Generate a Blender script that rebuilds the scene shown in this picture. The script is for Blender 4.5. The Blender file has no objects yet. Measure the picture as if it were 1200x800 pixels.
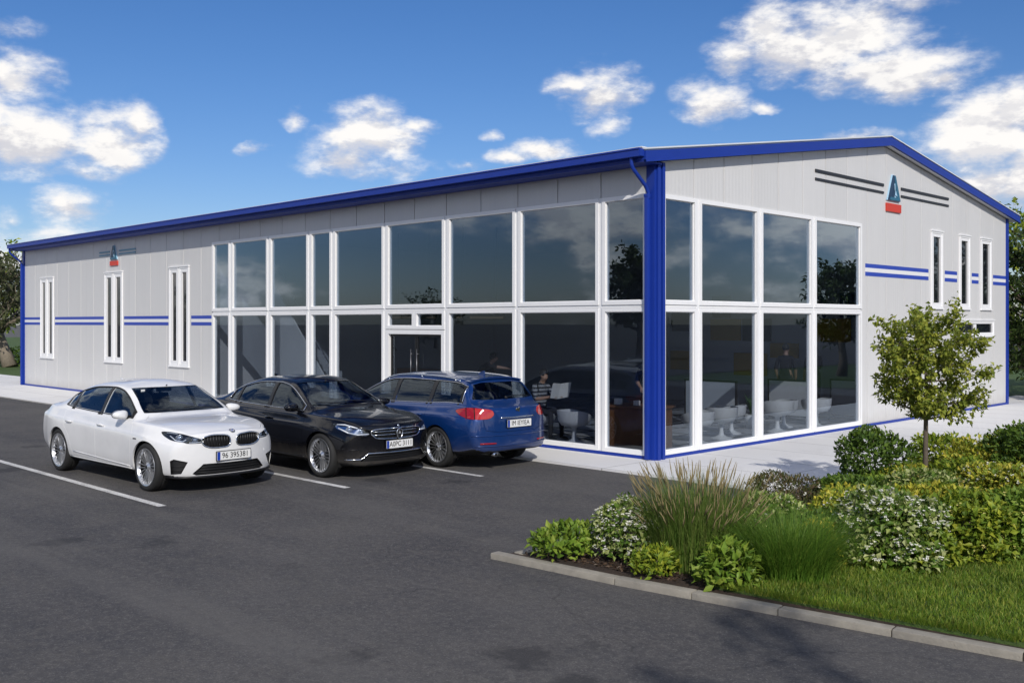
import bpy, bmesh, math, random
import numpy as np
from mathutils import Vector, Matrix, Euler, noise as mnoise

random.seed(7)
R = math.radians
PI = math.pi
scene = bpy.context.scene
COL = scene.collection

# ------------------------------------------------------------------ node helpers
def new_mat(name):
    m = bpy.data.materials.new(name)
    m.use_nodes = True
    m.node_tree.nodes.clear()
    return m

class NT:
    def __init__(s, tree):
        s.t = tree
    def n(s, typ, **kw):
        nd = s.t.nodes.new(typ)
        for k, v in kw.items():
            if k.startswith('i_'):
                key = k[2:]
                key = int(key) if key.isdigit() else key.replace('_', ' ')
                s.set(nd.inputs[key], v)
            else:
                setattr(nd, k, v)
        return nd
    def set(s, sock, v):
        if hasattr(v, 'bl_idname') or isinstance(v, bpy.types.NodeSocket):
            s.t.links.new(v, sock)
        else:
            sock.default_value = v
    def math(s, op, a, b=None, c=None, clamp=False):
        nd = s.t.nodes.new('ShaderNodeMath')
        nd.operation = op
        nd.use_clamp = clamp
        s.set(nd.inputs[0], a)
        if b is not None: s.set(nd.inputs[1], b)
        if c is not None: s.set(nd.inputs[2], c)
        return nd.outputs[0]
    def vmath(s, op, a, b=None):
        nd = s.t.nodes.new('ShaderNodeVectorMath')
        nd.operation = op
        s.set(nd.inputs[0], a)
        if b is not None:
            if op == 'SCALE': s.set(nd.inputs[3], b)
            else: s.set(nd.inputs[1], b)
        return nd.outputs['Value'] if op in ('DOT_PRODUCT', 'LENGTH', 'DISTANCE') else nd.outputs[0]
    def mix(s, f, a, b, blend='MIX'):
        nd = s.t.nodes.new('ShaderNodeMix')
        nd.data_type = 'RGBA'
        nd.blend_type = blend
        s.set(nd.inputs[0], f)
        s.set(nd.inputs[6], a)
        s.set(nd.inputs[7], b)
        return nd.outputs[2]
    def smooth(s, v, a, b, lo=0.0, hi=1.0):
        nd = s.t.nodes.new('ShaderNodeMapRange')
        nd.interpolation_type = 'SMOOTHSTEP'
        s.set(nd.inputs[0], v)
        nd.inputs[1].default_value = a
        nd.inputs[2].default_value = b
        nd.inputs[3].default_value = lo
        nd.inputs[4].default_value = hi
        return nd.outputs[0]
    def noise(s, vec, scale, detail=4, rough=0.5, dist=0.0):
        nd = s.t.nodes.new('ShaderNodeTexNoise')
        nd.inputs['Scale'].default_value = scale
        nd.inputs['Detail'].default_value = detail
        nd.inputs['Roughness'].default_value = rough
        nd.inputs['Distortion'].default_value = dist
        if vec is not None: s.t.links.new(vec, nd.inputs['Vector'])
        return nd.outputs['Fac']

def c4(c):
    return (c[0], c[1], c[2], 1.0)

def hsh(s):
    return sum(ord(ch) * (i + 3) for i, ch in enumerate(s))

def mat(name, col, rough=0.5, metal=0.0, coat=0.0, spec=0.5, var=0.08, vscale=6.0, bump=0.0, bscale=60.0, emit=None, trans=0.0):
    """general procedural material: base colour varied by noise, roughness varied a little, optional bump"""
    m = new_mat(name)
    q = NT(m.node_tree)
    out = q.n('ShaderNodeOutputMaterial')
    b = q.n('ShaderNodeBsdfPrincipled')
    tc = q.n('ShaderNodeTexCoord').outputs['Object']
    f = q.noise(tc, vscale, 5, 0.6)
    lo = tuple(max(0, x * (1 - var)) for x in col)
    hi = tuple(min(1, x * (1 + var)) for x in col)
    q.set(b.inputs['Base Color'], q.mix(f, c4(lo), c4(hi)))
    rr = q.math('MULTIPLY_ADD', f, rough * 0.3, rough * 0.85)
    q.set(b.inputs['Roughness'], rr)
    b.inputs['Metallic'].default_value = metal
    b.inputs['Coat Weight'].default_value = coat
    b.inputs['Coat Roughness'].default_value = 0.04
    b.inputs['Specular IOR Level'].default_value = spec
    if emit:
        b.inputs['Emission Color'].default_value = c4(emit[0])
        b.inputs['Emission Strength'].default_value = emit[1]
    if bump > 0:
        bn = q.noise(tc, bscale, 4, 0.6)
        bp = q.n('ShaderNodeBump', i_Strength=bump, i_Distance=0.01)
        q.set(bp.inputs['Height'], bn)
        q.set(b.inputs['Normal'], bp.outputs[0])
    q.set(out.inputs[0], b.outputs[0])
    return m

def glass_mat(name, tint, ior=1.5, boost=1.0, rough=0.0, wav=0.0):
    """thin tinted pane: coloured see-through plus a mirror reflection by Fresnel"""
    m = new_mat(name)
    q = NT(m.node_tree)
    out = q.n('ShaderNodeOutputMaterial')
    tr = q.n('ShaderNodeBsdfTransparent')
    tr.inputs[0].default_value = c4(tint)
    gl = q.n('ShaderNodeBsdfGlossy', i_Roughness=rough)
    gl.inputs['Color'].default_value = (0.74, 0.87, 1.0, 1)
    fr = q.n('ShaderNodeFresnel', i_IOR=ior)
    gm = q.n('ShaderNodeNewGeometry')
    f = q.math('MULTIPLY', q.math('MULTIPLY', fr.outputs[0], boost, clamp=True), q.math('SUBTRACT', 1.0, gm.outputs['Backfacing']))
    if wav > 0:
        tc = q.n('ShaderNodeTexCoord').outputs['Object']
        bp = q.n('ShaderNodeBump', i_Strength=wav, i_Distance=0.05)
        q.set(bp.inputs['Height'], q.noise(tc, 0.9, 2, 0.4))
        q.set(gl.inputs['Normal'], bp.outputs[0])
    mx = q.n('ShaderNodeMixShader')
    q.set(mx.inputs[0], f)
    q.set(mx.inputs[1], tr.outputs[0])
    q.set(mx.inputs[2], gl.outputs[0])
    q.set(out.inputs[0], mx.outputs[0])
    return m

def leaf_mat(name, cols, rough=0.5, translucent=0.3, pos=None):
    """leaf colours picked per leaf (random per island) between the given (stop, colour) pairs, with light passing through"""
    m = new_mat(name)
    q = NT(m.node_tree)
    out = q.n('ShaderNodeOutputMaterial')
    g = q.n('ShaderNodeNewGeometry')
    ramp = q.n('ShaderNodeValToRGB')
    e = ramp.color_ramp.elements
    while len(e) < len(cols): e.new(0.5)
    for i, c in enumerate(cols):
        e[i].position = c[0]
        e[i].color = c4(c[1])
    q.set(ramp.inputs[0], g.outputs['Random Per Island'])
    tc = q.n('ShaderNodeTexCoord').outputs['Object']
    big = q.noise(tc, 2.2, 3, 0.6)
    colr = q.mix(0.55, ramp.outputs[0], q.mix(q.smooth(big, 0.3, 0.7), c4((0.62, 0.62, 0.6)), c4((1.3, 1.28, 1.2))), 'MULTIPLY')
    b = q.n('ShaderNodeBsdfPrincipled', i_Roughness=rough)
    b.inputs['Specular IOR Level'].default_value = 0.3
    q.set(b.inputs['Base Color'], colr)
    t = q.n('ShaderNodeBsdfTranslucent')
    q.set(t.inputs[0], colr)
    mx = q.n('ShaderNodeMixShader')
    mx.inputs[0].default_value = translucent
    q.set(mx.inputs[1], b.outputs[0])
    q.set(mx.inputs[2], t.outputs[0])
    q.set(out.inputs[0], mx.outputs[0])
    return m

# ------------------------------------------------------------------ mesh builder
class MB:
    def __init__(s):
        s.v = []; s.f = []; s.m = []; s.sm = []
    def add(s, vs, fs, mi=0, smooth=False, M=None):
        o = len(s.v)
        if M is not None:
            vs = [M @ Vector(p) for p in vs]
        s.v.extend(tuple(p) for p in vs)
        for f in fs:
            s.f.append(tuple(i + o for i in f)); s.m.append(mi); s.sm.append(smooth)
        return s
    def box(s, lo, hi, mi=0, M=None, bev=0.0):
        x0, y0, z0 = lo; x1, y1, z1 = hi
        if bev <= 0:
            vs = [(x0,y0,z0),(x1,y0,z0),(x1,y1,z0),(x0,y1,z0),(x0,y0,z1),(x1,y0,z1),(x1,y1,z1),(x0,y1,z1)]
            fs = [(0,3,2,1),(4,5,6,7),(0,1,5,4),(1,2,6,5),(2,3,7,6),(3,0,4,7)]
            return s.add(vs, fs, mi, False, M)
        bm = bmesh.new()
        bmesh.ops.create_cube(bm, size=1.0)
        for v in bm.verts:
            v.co = Vector(((x0+x1)/2 + v.co.x*(x1-x0), (y0+y1)/2 + v.co.y*(y1-y0), (z0+z1)/2 + v.co.z*(z1-z0)))
        bmesh.ops.bevel(bm, geom=list(bm.edges), offset=bev, segments=2, profile=0.6, affect='EDGES', clamp_overlap=True)
        s.bm(bm, mi, True, M)
        bm.free()
        return s
    def bm(s, bm, mi=0, smooth=True, M=None):
        bm.verts.index_update()
        return s.add([v.co[:] for v in bm.verts], [tuple(v.index for v in f.verts) for f in bm.faces], mi, smooth, M)
    def tube(s, pts, rad, seg=8, mi=0, M=None, cap=True, smooth=True):
        """swept round tube; rad is one radius or one per point"""
        pts = [Vector(p) for p in pts]
        n = len(pts)
        rads = rad if isinstance(rad, (list, tuple)) else [rad]*n
        vs = []; fs = []
        up = Vector((0.13, 0.29, 1)).normalized()
        prev = None
        for i, p in enumerate(pts):
            t = (pts[min(i+1, n-1)] - pts[max(i-1, 0)])
            t = t.normalized() if t.length > 1e-9 else Vector((0,0,1))
            if prev is None:
                a = t.cross(up)
                if a.length < 1e-3: a = t.cross(Vector((1,0,0)))
                a.normalize()
            else:
                a = (prev - t*prev.dot(t))
                a = a.normalized() if a.length > 1e-6 else t.cross(up).normalized()
            prev = a
            b = t.cross(a)
            for k in range(seg):
                an = 2*PI*k/seg
                vs.append(p + (a*math.cos(an) + b*math.sin(an))*rads[i])
        for i in range(n-1):
            for k in range(seg):
                k2 = (k+1) % seg
                fs.append((i*seg+k, i*seg+k2, (i+1)*seg+k2, (i+1)*seg+k))
        if cap:
            fs.append(tuple(range(seg-1, -1, -1)))
            fs.append(tuple((n-1)*seg + k for k in range(seg)))
        return s.add(vs, fs, mi, smooth, M)
    def lathe(s, prof, seg=24, mi=0, M=None, smooth=True):
        """profile [(radius, height)] turned about local Z"""
        vs = []; fs = []
        n = len(prof)
        for (r, h) in prof:
            for k in range(seg):
                an = 2*PI*k/seg
                vs.append((r*math.cos(an), r*math.sin(an), h))
        for i in range(n-1):
            for k in range(seg):
                k2 = (k+1) % seg
                fs.append((i*seg+k, i*seg+k2, (i+1)*seg+k2, (i+1)*seg+k))
        return s.add(vs, fs, mi, smooth, M)
    def prism(s, poly, M, h0, h1, mi=0, smooth=False):
        """flat outline (2D) extruded along local Z from h0 to h1, then placed by M"""
        a = sum(poly[i][0]*poly[(i+1) % len(poly)][1] - poly[(i+1) % len(poly)][0]*poly[i][1] for i in range(len(poly)))
        if a < 0: poly = poly[::-1]
        n = len(poly)
        vs = [(p[0], p[1], h0) for p in poly] + [(p[0], p[1], h1) for p in poly]
        fs = [tuple(range(n-1, -1, -1)), tuple(range(n, 2*n))]
        for i in range(n):
            j = (i+1) % n
            fs.append((i, j, n+j, n+i))
        if M is not None and M.to_3x3().determinant() < 0:
            fs = [f[::-1] for f in fs]
        return s.add(vs, fs, mi, smooth, M)
    def mesh(s, name, mats, sharp=None):
        me = bpy.data.meshes.new(name)
        me.from_pydata(s.v, [], s.f)
        for m in (mats if isinstance(mats, (list, tuple)) else [mats]):
            me.materials.append(m)
        if s.f:
            me.polygons.foreach_set('material_index', s.m)
            me.polygons.foreach_set('use_smooth', s.sm)
        me.update()
        if sharp is not None:
            me.set_sharp_from_angle(angle=R(sharp))
        return me
    def build(s, name, mats, parent=None, loc=(0,0,0), sharp=None):
        return link(name, s.mesh(name, mats, sharp), parent, loc)

def link(name, me, parent=None, loc=(0,0,0)):
    o = bpy.data.objects.new(name, me)
    COL.objects.link(o)
    o.parent = parent
    o.location = loc
    return o

def tag(o, label=None, cat=None, group=None, kind=None):
    if label: o['label'] = label
    if cat: o['category'] = cat
    if group: o['group'] = group
    if kind: o['kind'] = kind
    return o

def thing(name, label, cat, loc=(0,0,0), rz=0.0, group=None):
    o = link(name, None, None, loc)
    o.rotation_euler = (0, 0, rz)
    o.empty_display_size = 0.2
    return tag(o, label, cat, group)

def empty(name, parent, loc=(0,0,0), rot=(0,0,0)):
    o = link(name, None, parent, loc)
    o.rotation_euler = rot
    return o

def dup(root, loc=None, rz=None, label=None, scale=None, parent=None):
    """copy of a thing with copies of its parts and their sub-parts (mesh data shared)"""
    kids = [c for c in bpy.data.objects if c.parent is root]
    r = root.copy(); COL.objects.link(r)
    if parent is not None: r.parent = parent
    if loc is not None: r.location = loc
    if rz is not None: r.rotation_euler = (0, 0, rz)
    if scale is not None: r.scale = scale if isinstance(scale, tuple) else (scale,)*3
    if label: r['label'] = label
    for c in kids: dup(c, parent=r)
    return r

def structure(o, label=None, cat=None):
    o['kind'] = 'structure'
    return tag(o, label, cat)

def basis(o, ex, ey, ez):
    M = Matrix.Identity(4)
    for i, a in enumerate((ex, ey, ez)):
        for k in range(3): M[k][i] = a[k]
    for k in range(3): M[k][3] = o[k]
    return M

SX = lambda x=0: basis((x,0,0), (0,1,0), (0,0,1), (1,0,0))      # outline (y,z), extruded along x
SY = lambda y=0: basis((0,y,0), (1,0,0), (0,0,1), (0,1,0))      # outline (x,z), extruded along y

def rrect(w, h, r, n=4):
    """rounded rectangle outline, centred"""
    pts = []
    for cx, cy, a0 in ((w/2-r, h/2-r, 0), (-w/2+r, h/2-r, 90), (-w/2+r, -h/2+r, 180), (w/2-r, -h/2+r, 270)):
        for k in range(n+1):
            a = R(a0 + 90*k/n)
            pts.append((cx + r*math.cos(a), cy + r*math.sin(a)))
    return pts

def chaikin(pts, it=2, q=0.22):
    for _ in range(it):
        o = []
        for i in range(len(pts)):
            a = pts[i]; b = pts[(i+1) % len(pts)]
            o.append(tuple(a[k]*(1-q)+b[k]*q for k in range(len(a))))
            o.append(tuple(a[k]*q+b[k]*(1-q) for k in range(len(a))))
        pts = o
    return pts

def text_mesh(name, s, size, material, parent, M, depth=0.001, align='CENTER', sx=1.0):
    cu = bpy.data.curves.new(name, 'FONT')
    cu.body = s; cu.size = size; cu.align_x = align; cu.align_y = 'CENTER'; cu.extrude = depth
    cu.resolution_u = 3
    tmp = bpy.data.objects.new('tmp_text', cu)
    COL.objects.link(tmp)
    dg = bpy.context.evaluated_depsgraph_get()
    me = bpy.data.meshes.new_from_object(tmp.evaluated_get(dg))
    bpy.data.objects.remove(tmp)
    me.materials.clear(); me.materials.append(material)
    me.transform(Matrix.Diagonal((sx,1,1,1)))
    me.transform(M)
    return link(name, me, parent)

# ------------------------------------------------------------------ materials
M = {}
M['panel'] = None
def panel_mat(name, col):
    """coated sheet-metal wall panel: faint fine ribs, faint large stains"""
    m = new_mat(name)
    q = NT(m.node_tree)
    out = q.n('ShaderNodeOutputMaterial')
    b = q.n('ShaderNodeBsdfPrincipled')
    g = q.n('ShaderNodeNewGeometry')
    tc = q.n('ShaderNodeTexCoord').outputs['Object']
    st = q.n('ShaderNodeMapping'); st.inputs['Scale'].default_value = (1.0, 1.0, 0.16)
    q.set(st.inputs[0], tc)
    f = q.noise(st.outputs[0], 2.6, 6, 0.65)
    isl = g.outputs['Random Per Island']
    f2 = q.math('MULTIPLY_ADD', isl, 0.35, q.math('MULTIPLY', f, 0.65))
    q.set(b.inputs['Base Color'], q.mix(f2, c4([x*0.9 for x in col]), c4([min(1,x*1.06) for x in col])))
    b.inputs['Roughness'].default_value = 0.42
    sx = q.n('ShaderNodeMapping'); sx.inputs['Scale'].default_value = (7.0, 7.0, 0.12); q.set(sx.inputs[0], tc)
    streak = q.smooth(q.noise(sx.outputs[0], 1.0, 5, 0.7), 0.56, 0.78, 0, 0.28)
    spz = q.n('ShaderNodeSeparateXYZ'); q.set(spz.inputs[0], tc)
    splash = q.math('MULTIPLY', q.smooth(q.math('ADD', spz.outputs[2], q.math('MULTIPLY', q.noise(tc, 3, 4), .35)), 0.62, 0.16), 0.4)
    cc = q.mix(streak, b.inputs['Base Color'].links[0].from_socket, c4((.43,.42,.40)))
    cc = q.mix(splash, cc, c4((.40,.37,.33)))
    q.set(b.inputs['Base Color'], cc)
    sp = q.n('ShaderNodeSeparateXYZ'); q.set(sp.inputs[0], tc)
    w = q.math('SINE', q.math('MULTIPLY', q.math('ADD', sp.outputs[0], sp.outputs[1]), 2*PI/0.11))
    bp = q.n('ShaderNodeBump', i_Strength=0.22, i_Distance=0.004)
    q.set(bp.inputs['Height'], w)
    bp2 = q.n('ShaderNodeBump', i_Strength=0.06, i_Distance=0.05)
    q.set(bp2.inputs['Height'], q.noise(tc, 1.3, 2))
    q.set(bp2.inputs['Normal'], bp.outputs[0])
    q.set(b.inputs['Normal'], bp2.outputs[0])
    q.set(out.inputs[0], b.outputs[0])
    return m
M['panel'] = panel_mat('wall_panel_metal', (0.665, 0.66, 0.65))
M['joint'] = mat('panel_joint', (0.16, 0.16, 0.165), 0.6)
M['trim_white'] = mat('white_frame_metal', (0.87, 0.87, 0.87), 0.35, var=0.03)
M['blue'] = mat('blue_coated_trim', (0.011, 0.040, 0.30), 0.42, var=0.1, vscale=2, spec=.3)
M['roof'] = mat('pale_roof_sheet', (0.7, 0.72, 0.74), 0.4, var=0.06)
M['stripe_blue'] = mat('blue_stripe_paint', (0.03, 0.07, 0.42), 0.45)
M['stripe_white'] = mat('white_stripe_paint', (0.8, 0.8, 0.8), 0.45, var=0.02)
M['glass'] = glass_mat('tinted_facade_glass', (0.77, 0.795, 0.83), 1.6, 1.55, 0.0, 0.012)
M['glass_upper'] = glass_mat('solar_control_glass', (0.66, 0.71, 0.78), 1.6, 2.9, 0.0, 0.02)
M['pane_dark'] = mat('dark_window_pane', (0.012, 0.015, 0.02), 0.03, var=0.2, spec=0.9)
M['rubber'] = mat('black_rubber', (0.012, 0.012, 0.012), 0.6, bump=0.1)
M['black'] = mat('black_plastic', (0.01, 0.01, 0.011), 0.4)
M['black_line'] = mat('black_sign_metal', (0.02, 0.02, 0.022), 0.4)
M['chrome'] = mat('chrome', (0.78, 0.79, 0.8), 0.12, 1.0, var=0.03)
M['steel'] = mat('alloy_silver', (0.62, 0.63, 0.65), 0.28, 0.9, var=0.05)
M['dark_alloy'] = mat('dark_alloy', (0.2, 0.2, 0.21), 0.35, 0.8, var=0.05)
def slab_mat():
    m = new_mat('pale_concrete')
    q = NT(m.node_tree)
    out = q.n('ShaderNodeOutputMaterial'); b = q.n('ShaderNodeBsdfPrincipled', i_Roughness=0.85)
    tc = q.n('ShaderNodeTexCoord').outputs['Object']
    br = q.n('ShaderNodeTexBrick', offset=0.0)
    for k, v in (('Scale', 1.0), ('Brick Width', 2.4), ('Row Height', 1.3), ('Mortar Size', 0.012), ('Color1', c4((.78,.77,.75))), ('Color2', c4((.74,.73,.715))), ('Mortar', c4((.4,.39,.37)))): br.inputs[k].default_value = v
    q.set(br.inputs['Vector'], tc)
    st = q.noise(tc, 1.1, 6, 0.7)
    c = q.mix(q.smooth(st, 0.5, 0.75, 0, 0.35), br.outputs[0], c4((.55,.53,.49)))
    c = q.mix(q.smooth(q.noise(tc, 30, 4, .7), .5, .75, 0, .25), c, c4((.55,.54,.52)))
    q.set(b.inputs['Base Color'], c)
    bp = q.n('ShaderNodeBump', i_Strength=0.25, i_Distance=0.006); q.set(bp.inputs['Height'], q.noise(tc, 45, 4)); q.set(b.inputs['Normal'], bp.outputs[0])
    q.set(out.inputs[0], b.outputs[0])
    return m
M['concrete'] = slab_mat()
M['floor_int'] = None

def asphalt_mat():
    m = new_mat('asphalt')
    q = NT(m.node_tree)
    out = q.n('ShaderNodeOutputMaterial')
    b = q.n('ShaderNodeBsdfPrincipled')
    tc = q.n('ShaderNodeTexCoord').outputs['Object']
    big = q.noise(tc, 0.28, 5, 0.6)
    mid = q.noise(tc, 1.7, 6, 0.7, 0.4)
    fine = q.noise(tc, 55, 4, 0.75)
    grit = q.n('ShaderNodeTexVoronoi'); grit.inputs['Scale'].default_value = 95
    q.set(grit.inputs['Vector'], tc)
    st = q.n('ShaderNodeMapping'); st.inputs['Scale'].default_value = (0.35, 1.6, 1); q.set(st.inputs[0], tc)
    streak = q.noise(st.outputs[0], 1.1, 5, 0.65)
    base = q.mix(q.smooth(big, 0.3, 0.7), c4((0.058, 0.057, 0.062)), c4((0.128, 0.121, 0.115)))
    base = q.mix(q.smooth(mid, 0.38, 0.68, 0, 0.7), base, c4((0.122, 0.113, 0.104)))
    base = q.mix(q.smooth(streak, 0.45, 0.75, 0, 0.45), base, c4((0.042, 0.043, 0.05)))
    base = q.mix(q.smooth(fine, 0.35, 0.7, 0.0, 0.75), base, q.mix(q.smooth(fine, 0.5, 0.75), c4((0.03, 0.03, 0.032)), c4((0.15, 0.143, 0.135))))
    sep = q.n('ShaderNodeSeparateColor'); q.set(sep.inputs[0], grit.outputs['Color'])
    chip = q.smooth(sep.outputs[0], 0.8, 1.0, 0, 0.5)
    sp2 = q.noise(tc, 14, 5, 0.8)
    base = q.mix(q.smooth(sp2, 0.48, 0.68, 0, 0.75), base, c4((0.13, 0.122, 0.112)))
    base = q.mix(q.smooth(sp2, 0.5, 0.3, 0, 0.5), base, c4((0.036, 0.036, 0.04)))
    base = q.mix(chip, base, c4((0.19, 0.18, 0.17)))
    # old oil spots, hair cracks and pale worn lanes
    vo = q.n('ShaderNodeTexVoronoi'); vo.inputs['Scale'].default_value = 0.55; q.set(vo.inputs['Vector'], tc)
    wq = q.math('ADD', vo.outputs['Distance'], q.math('MULTIPLY', q.noise(tc, 3.5, 4, 0.6), 0.35))
    base = q.mix(q.smooth(wq, 0.36, 0.24, 0, 0.6), base, c4((0.028, 0.028, 0.03)))
    warp = q.n('ShaderNodeTexNoise'); warp.inputs['Scale'].default_value = 1.2; warp.inputs['Detail'].default_value = 6; q.set(warp.inputs['Vector'], tc)
    wv = q.vmath('ADD', tc, q.vmath('SCALE', warp.outputs['Color'], 0.9))
    ed = q.n('ShaderNodeTexVoronoi', feature='DISTANCE_TO_EDGE'); ed.inputs['Scale'].default_value = 0.33; q.set(ed.inputs['Vector'], wv)
    crack = q.math('MULTIPLY', q.smooth(ed.outputs['Distance'], 0.006, 0.0), q.smooth(q.noise(tc, 0.35, 3), 0.5, 0.65, 0, 0.35))
    base = q.mix(crack, base, c4((0.02, 0.02, 0.021)))
    ln = q.n('ShaderNodeMapping'); ln.inputs['Scale'].default_value = (0.06, 0.9, 1); ln.inputs['Rotation'].default_value = (0, 0, 0.25); q.set(ln.inputs[0], tc)
    base = q.mix(q.smooth(q.noise(ln.outputs[0], 1.0, 4, 0.6), 0.5, 0.68, 0, 0.4), base, c4((0.135, 0.128, 0.12)))
    q.set(b.inputs['Base Color'], base)
    b.inputs['Roughness'].default_value = 0.82
    b.inputs['Specular IOR Level'].default_value = 0.3
    bp = q.n('ShaderNodeBump', i_Strength=0.55, i_Distance=0.006)
    q.set(bp.inputs['Height'], q.math('ADD', fine, q.math('MULTIPLY', sep.outputs[1], 0.5)))
    q.set(b.inputs['Normal'], bp.outputs[0])
    q.set(out.inputs[0], b.outputs[0])
    return m
M['asphalt'] = asphalt_mat()

def paint_line_mat():
    m = new_mat('worn_white_road_paint')
    q = NT(m.node_tree)
    out = q.n('ShaderNodeOutputMaterial')
    b = q.n('ShaderNodeBsdfPrincipled', i_Roughness=0.7)
    tc = q.n('ShaderNodeTexCoord').outputs['Object']
    w = q.math('ADD', q.math('MULTIPLY', q.noise(tc, 38, 5, 0.75), 0.6), q.math('MULTIPLY', q.noise(tc, 3, 4, 0.6), 0.4))
    q.set(b.inputs['Base Color'], q.mix(q.smooth(w, 0.42, 0.62), c4((0.72, 0.71, 0.68)), c4((0.36, 0.35, 0.34))))
    q.set(out.inputs[0], b.outputs[0])
    return m
M['line'] = paint_line_mat()

def ground_mat(name, c1, c2, c3, sc, bump=0.5, rough=0.9):
    m = new_mat(name)
    q = NT(m.node_tree)
    out = q.n('ShaderNodeOutputMaterial')
    b = q.n('ShaderNodeBsdfPrincipled', i_Roughness=rough)
    tc = q.n('ShaderNodeTexCoord').outputs['Object']
    f = q.noise(tc, sc, 6, 0.7)
    g = q.noise(tc, sc*0.08, 4, 0.6)
    q.set(b.inputs['Base Color'], q.mix(q.smooth(g, 0.35, 0.65, 0, 0.6), q.mix(q.smooth(f, 0.35, 0.65), c4(c1), c4(c2)), c4(c3)))
    bp = q.n('ShaderNodeBump', i_Strength=bump, i_Distance=0.03)
    q.set(bp.inputs['Height'], f)
    q.set(b.inputs['Normal'], bp.outputs[0])
    q.set(out.inputs[0], b.outputs[0])
    return m
M['lawn'] = ground_mat('lawn_turf', (0.035, 0.075, 0.012), (0.075, 0.13, 0.022), (0.06, 0.095, 0.02), 22)
M['earth'] = ground_mat('dull_dry_earth', (0.085, 0.082, 0.078), (0.12, 0.115, 0.105), (0.10, 0.10, 0.09), 6)
M['soil'] = ground_mat('bark_mulch_soil', (0.018, 0.011, 0.008), (0.07, 0.042, 0.028), (0.04, 0.026, 0.018), 30, 0.9)
M['kerb'] = mat('weathered_kerb_stone', (0.30, 0.275, 0.23), 0.9, var=0.42, vscale=7, bump=0.5, bscale=55)

def tile_mat():
    m = new_mat('floor_tiles')
    q = NT(m.node_tree)
    out = q.n('ShaderNodeOutputMaterial')
    b = q.n('ShaderNodeBsdfPrincipled', i_Roughness=0.25)
    tc = q.n('ShaderNodeTexCoord').outputs['Object']
    br = q.n('ShaderNodeTexBrick', offset=0.0)
    br.inputs['Scale'].default_value = 1.0
    br.inputs['Brick Width'].default_value = 0.9
    br.inputs['Row Height'].default_value = 0.9
    br.inputs['Mortar Size'].default_value = 0.05
    br.inputs['Color1'].default_value = (0.5, 0.5, 0.5, 1)
    br.inputs['Color2'].default_value = (0.42, 0.42, 0.43, 1)
    br.inputs['Mortar'].default_value = (0.03, 0.03, 0.03, 1)
    q.set(br.inputs['Vector'], tc)
    q.set(b.inputs['Base Color'], br.outputs[0])
    q.set(out.inputs[0], b.outputs[0])
    return m
M['tiles'] = tile_mat()
M['int_wall'] = mat('interior_wall_paint', (0.4, 0.41, 0.43), 0.8, var=0.04)
M['ceil'] = mat('ceiling_paint', (0.4, 0.4, 0.4), 0.9, var=0.03)
# ------------------------------------------------------------------ camera, sun, sky
CAM = Vector((10.126, -13.435, 2.3))
S2 = math.sqrt(0.5)
FWD = Vector((-S2, S2, 0)); RGT = Vector((S2, S2, 0)); UPV = Vector((0, 0, 1))
cd = bpy.data.cameras.new('camera')
cam = bpy.data.objects.new('camera', cd)
COL.objects.link(cam)
cam.location = CAM
cam.rotation_euler = (R(90), 0, R(45))
cd.sensor_width = 36; cd.sensor_fit = 'HORIZONTAL'
cd.lens = 36*1181/1200
cd.shift_y = -22/1200
cd.clip_start = 0.05; cd.clip_end = 3000
scene.camera = cam

SUN_EL = R(32.5)
sun_h = Vector((0.823, -0.568, 0)).normalized()
SUN = Vector((sun_h.x*math.cos(SUN_EL), sun_h.y*math.cos(SUN_EL), math.sin(SUN_EL)))
ld = bpy.data.lights.new('sun', 'SUN')
ld.energy = 3.3; ld.angle = R(0.53); ld.color = (1.0, 0.95, 0.87)
lo = bpy.data.objects.new('sun', ld)
COL.objects.link(lo)
lo.rotation_euler = (-SUN).to_track_quat('-Z', 'Y').to_euler()
lo.location = (20, -20, 30)

def cdir(px, py):
    return (RGT*((px-600)/1181) + FWD + UPV*(-(py-378)/1181)).normalized()

# cumulus banks: direction of the middle in the sky, half width and half height (in angle), strength
CLOUDS = [
 # big bank, upper right
 (985,50,85,48,1.0),(930,62,55,36,.9),(1050,85,88,34,1.0),(1105,92,40,22,.8),(1060,8,52,16,.7),(868,66,32,22,.75),
 (900,42,42,34,.8),(862,80,26,22,.7),
 # smaller ones over the roof
 (705,110,46,30,.9),(670,98,34,14,.7),(712,150,22,12,.55),(835,122,48,26,.95),(898,123,20,10,.7),
 # behind the gable
 (1150,165,70,50,1.1),(1195,140,50,34,1.0),(1140,215,70,38,.95),(1200,215,70,40,.9),
 # middle
 (430,168,56,36,.95),(480,155,34,12,.7),(352,142,18,13,.75),(410,190,60,24,.75),(300,172,20,8,.6),(445,205,70,16,.5),
 (640,178,45,14,.85),(600,187,34,9,.7),(575,162,14,8,.55),(545,196,22,8,.55),(1000,158,60,7,.6),
 # left
 (20,100,46,34,.9),(130,170,52,32,1.0),(160,140,24,22,.9),(30,165,66,44,1.0),(-30,150,70,60,1.0),(90,205,60,16,.6),
 (88,248,40,26,.9),(18,258,20,14,.65),(10,30,32,12,.5),(5,300,60,22,.8),(60,278,60,14,.5),(-60,60,60,30,.7),
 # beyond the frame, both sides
 (-300,180,140,60,.9),(-520,80,120,60,.9),(1420,150,120,60,.9),(1650,240,160,60,.9),(600,-320,160,60,.7),(1150,-200,140,50,.7),(150,-260,140,50,.7),
]

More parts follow.
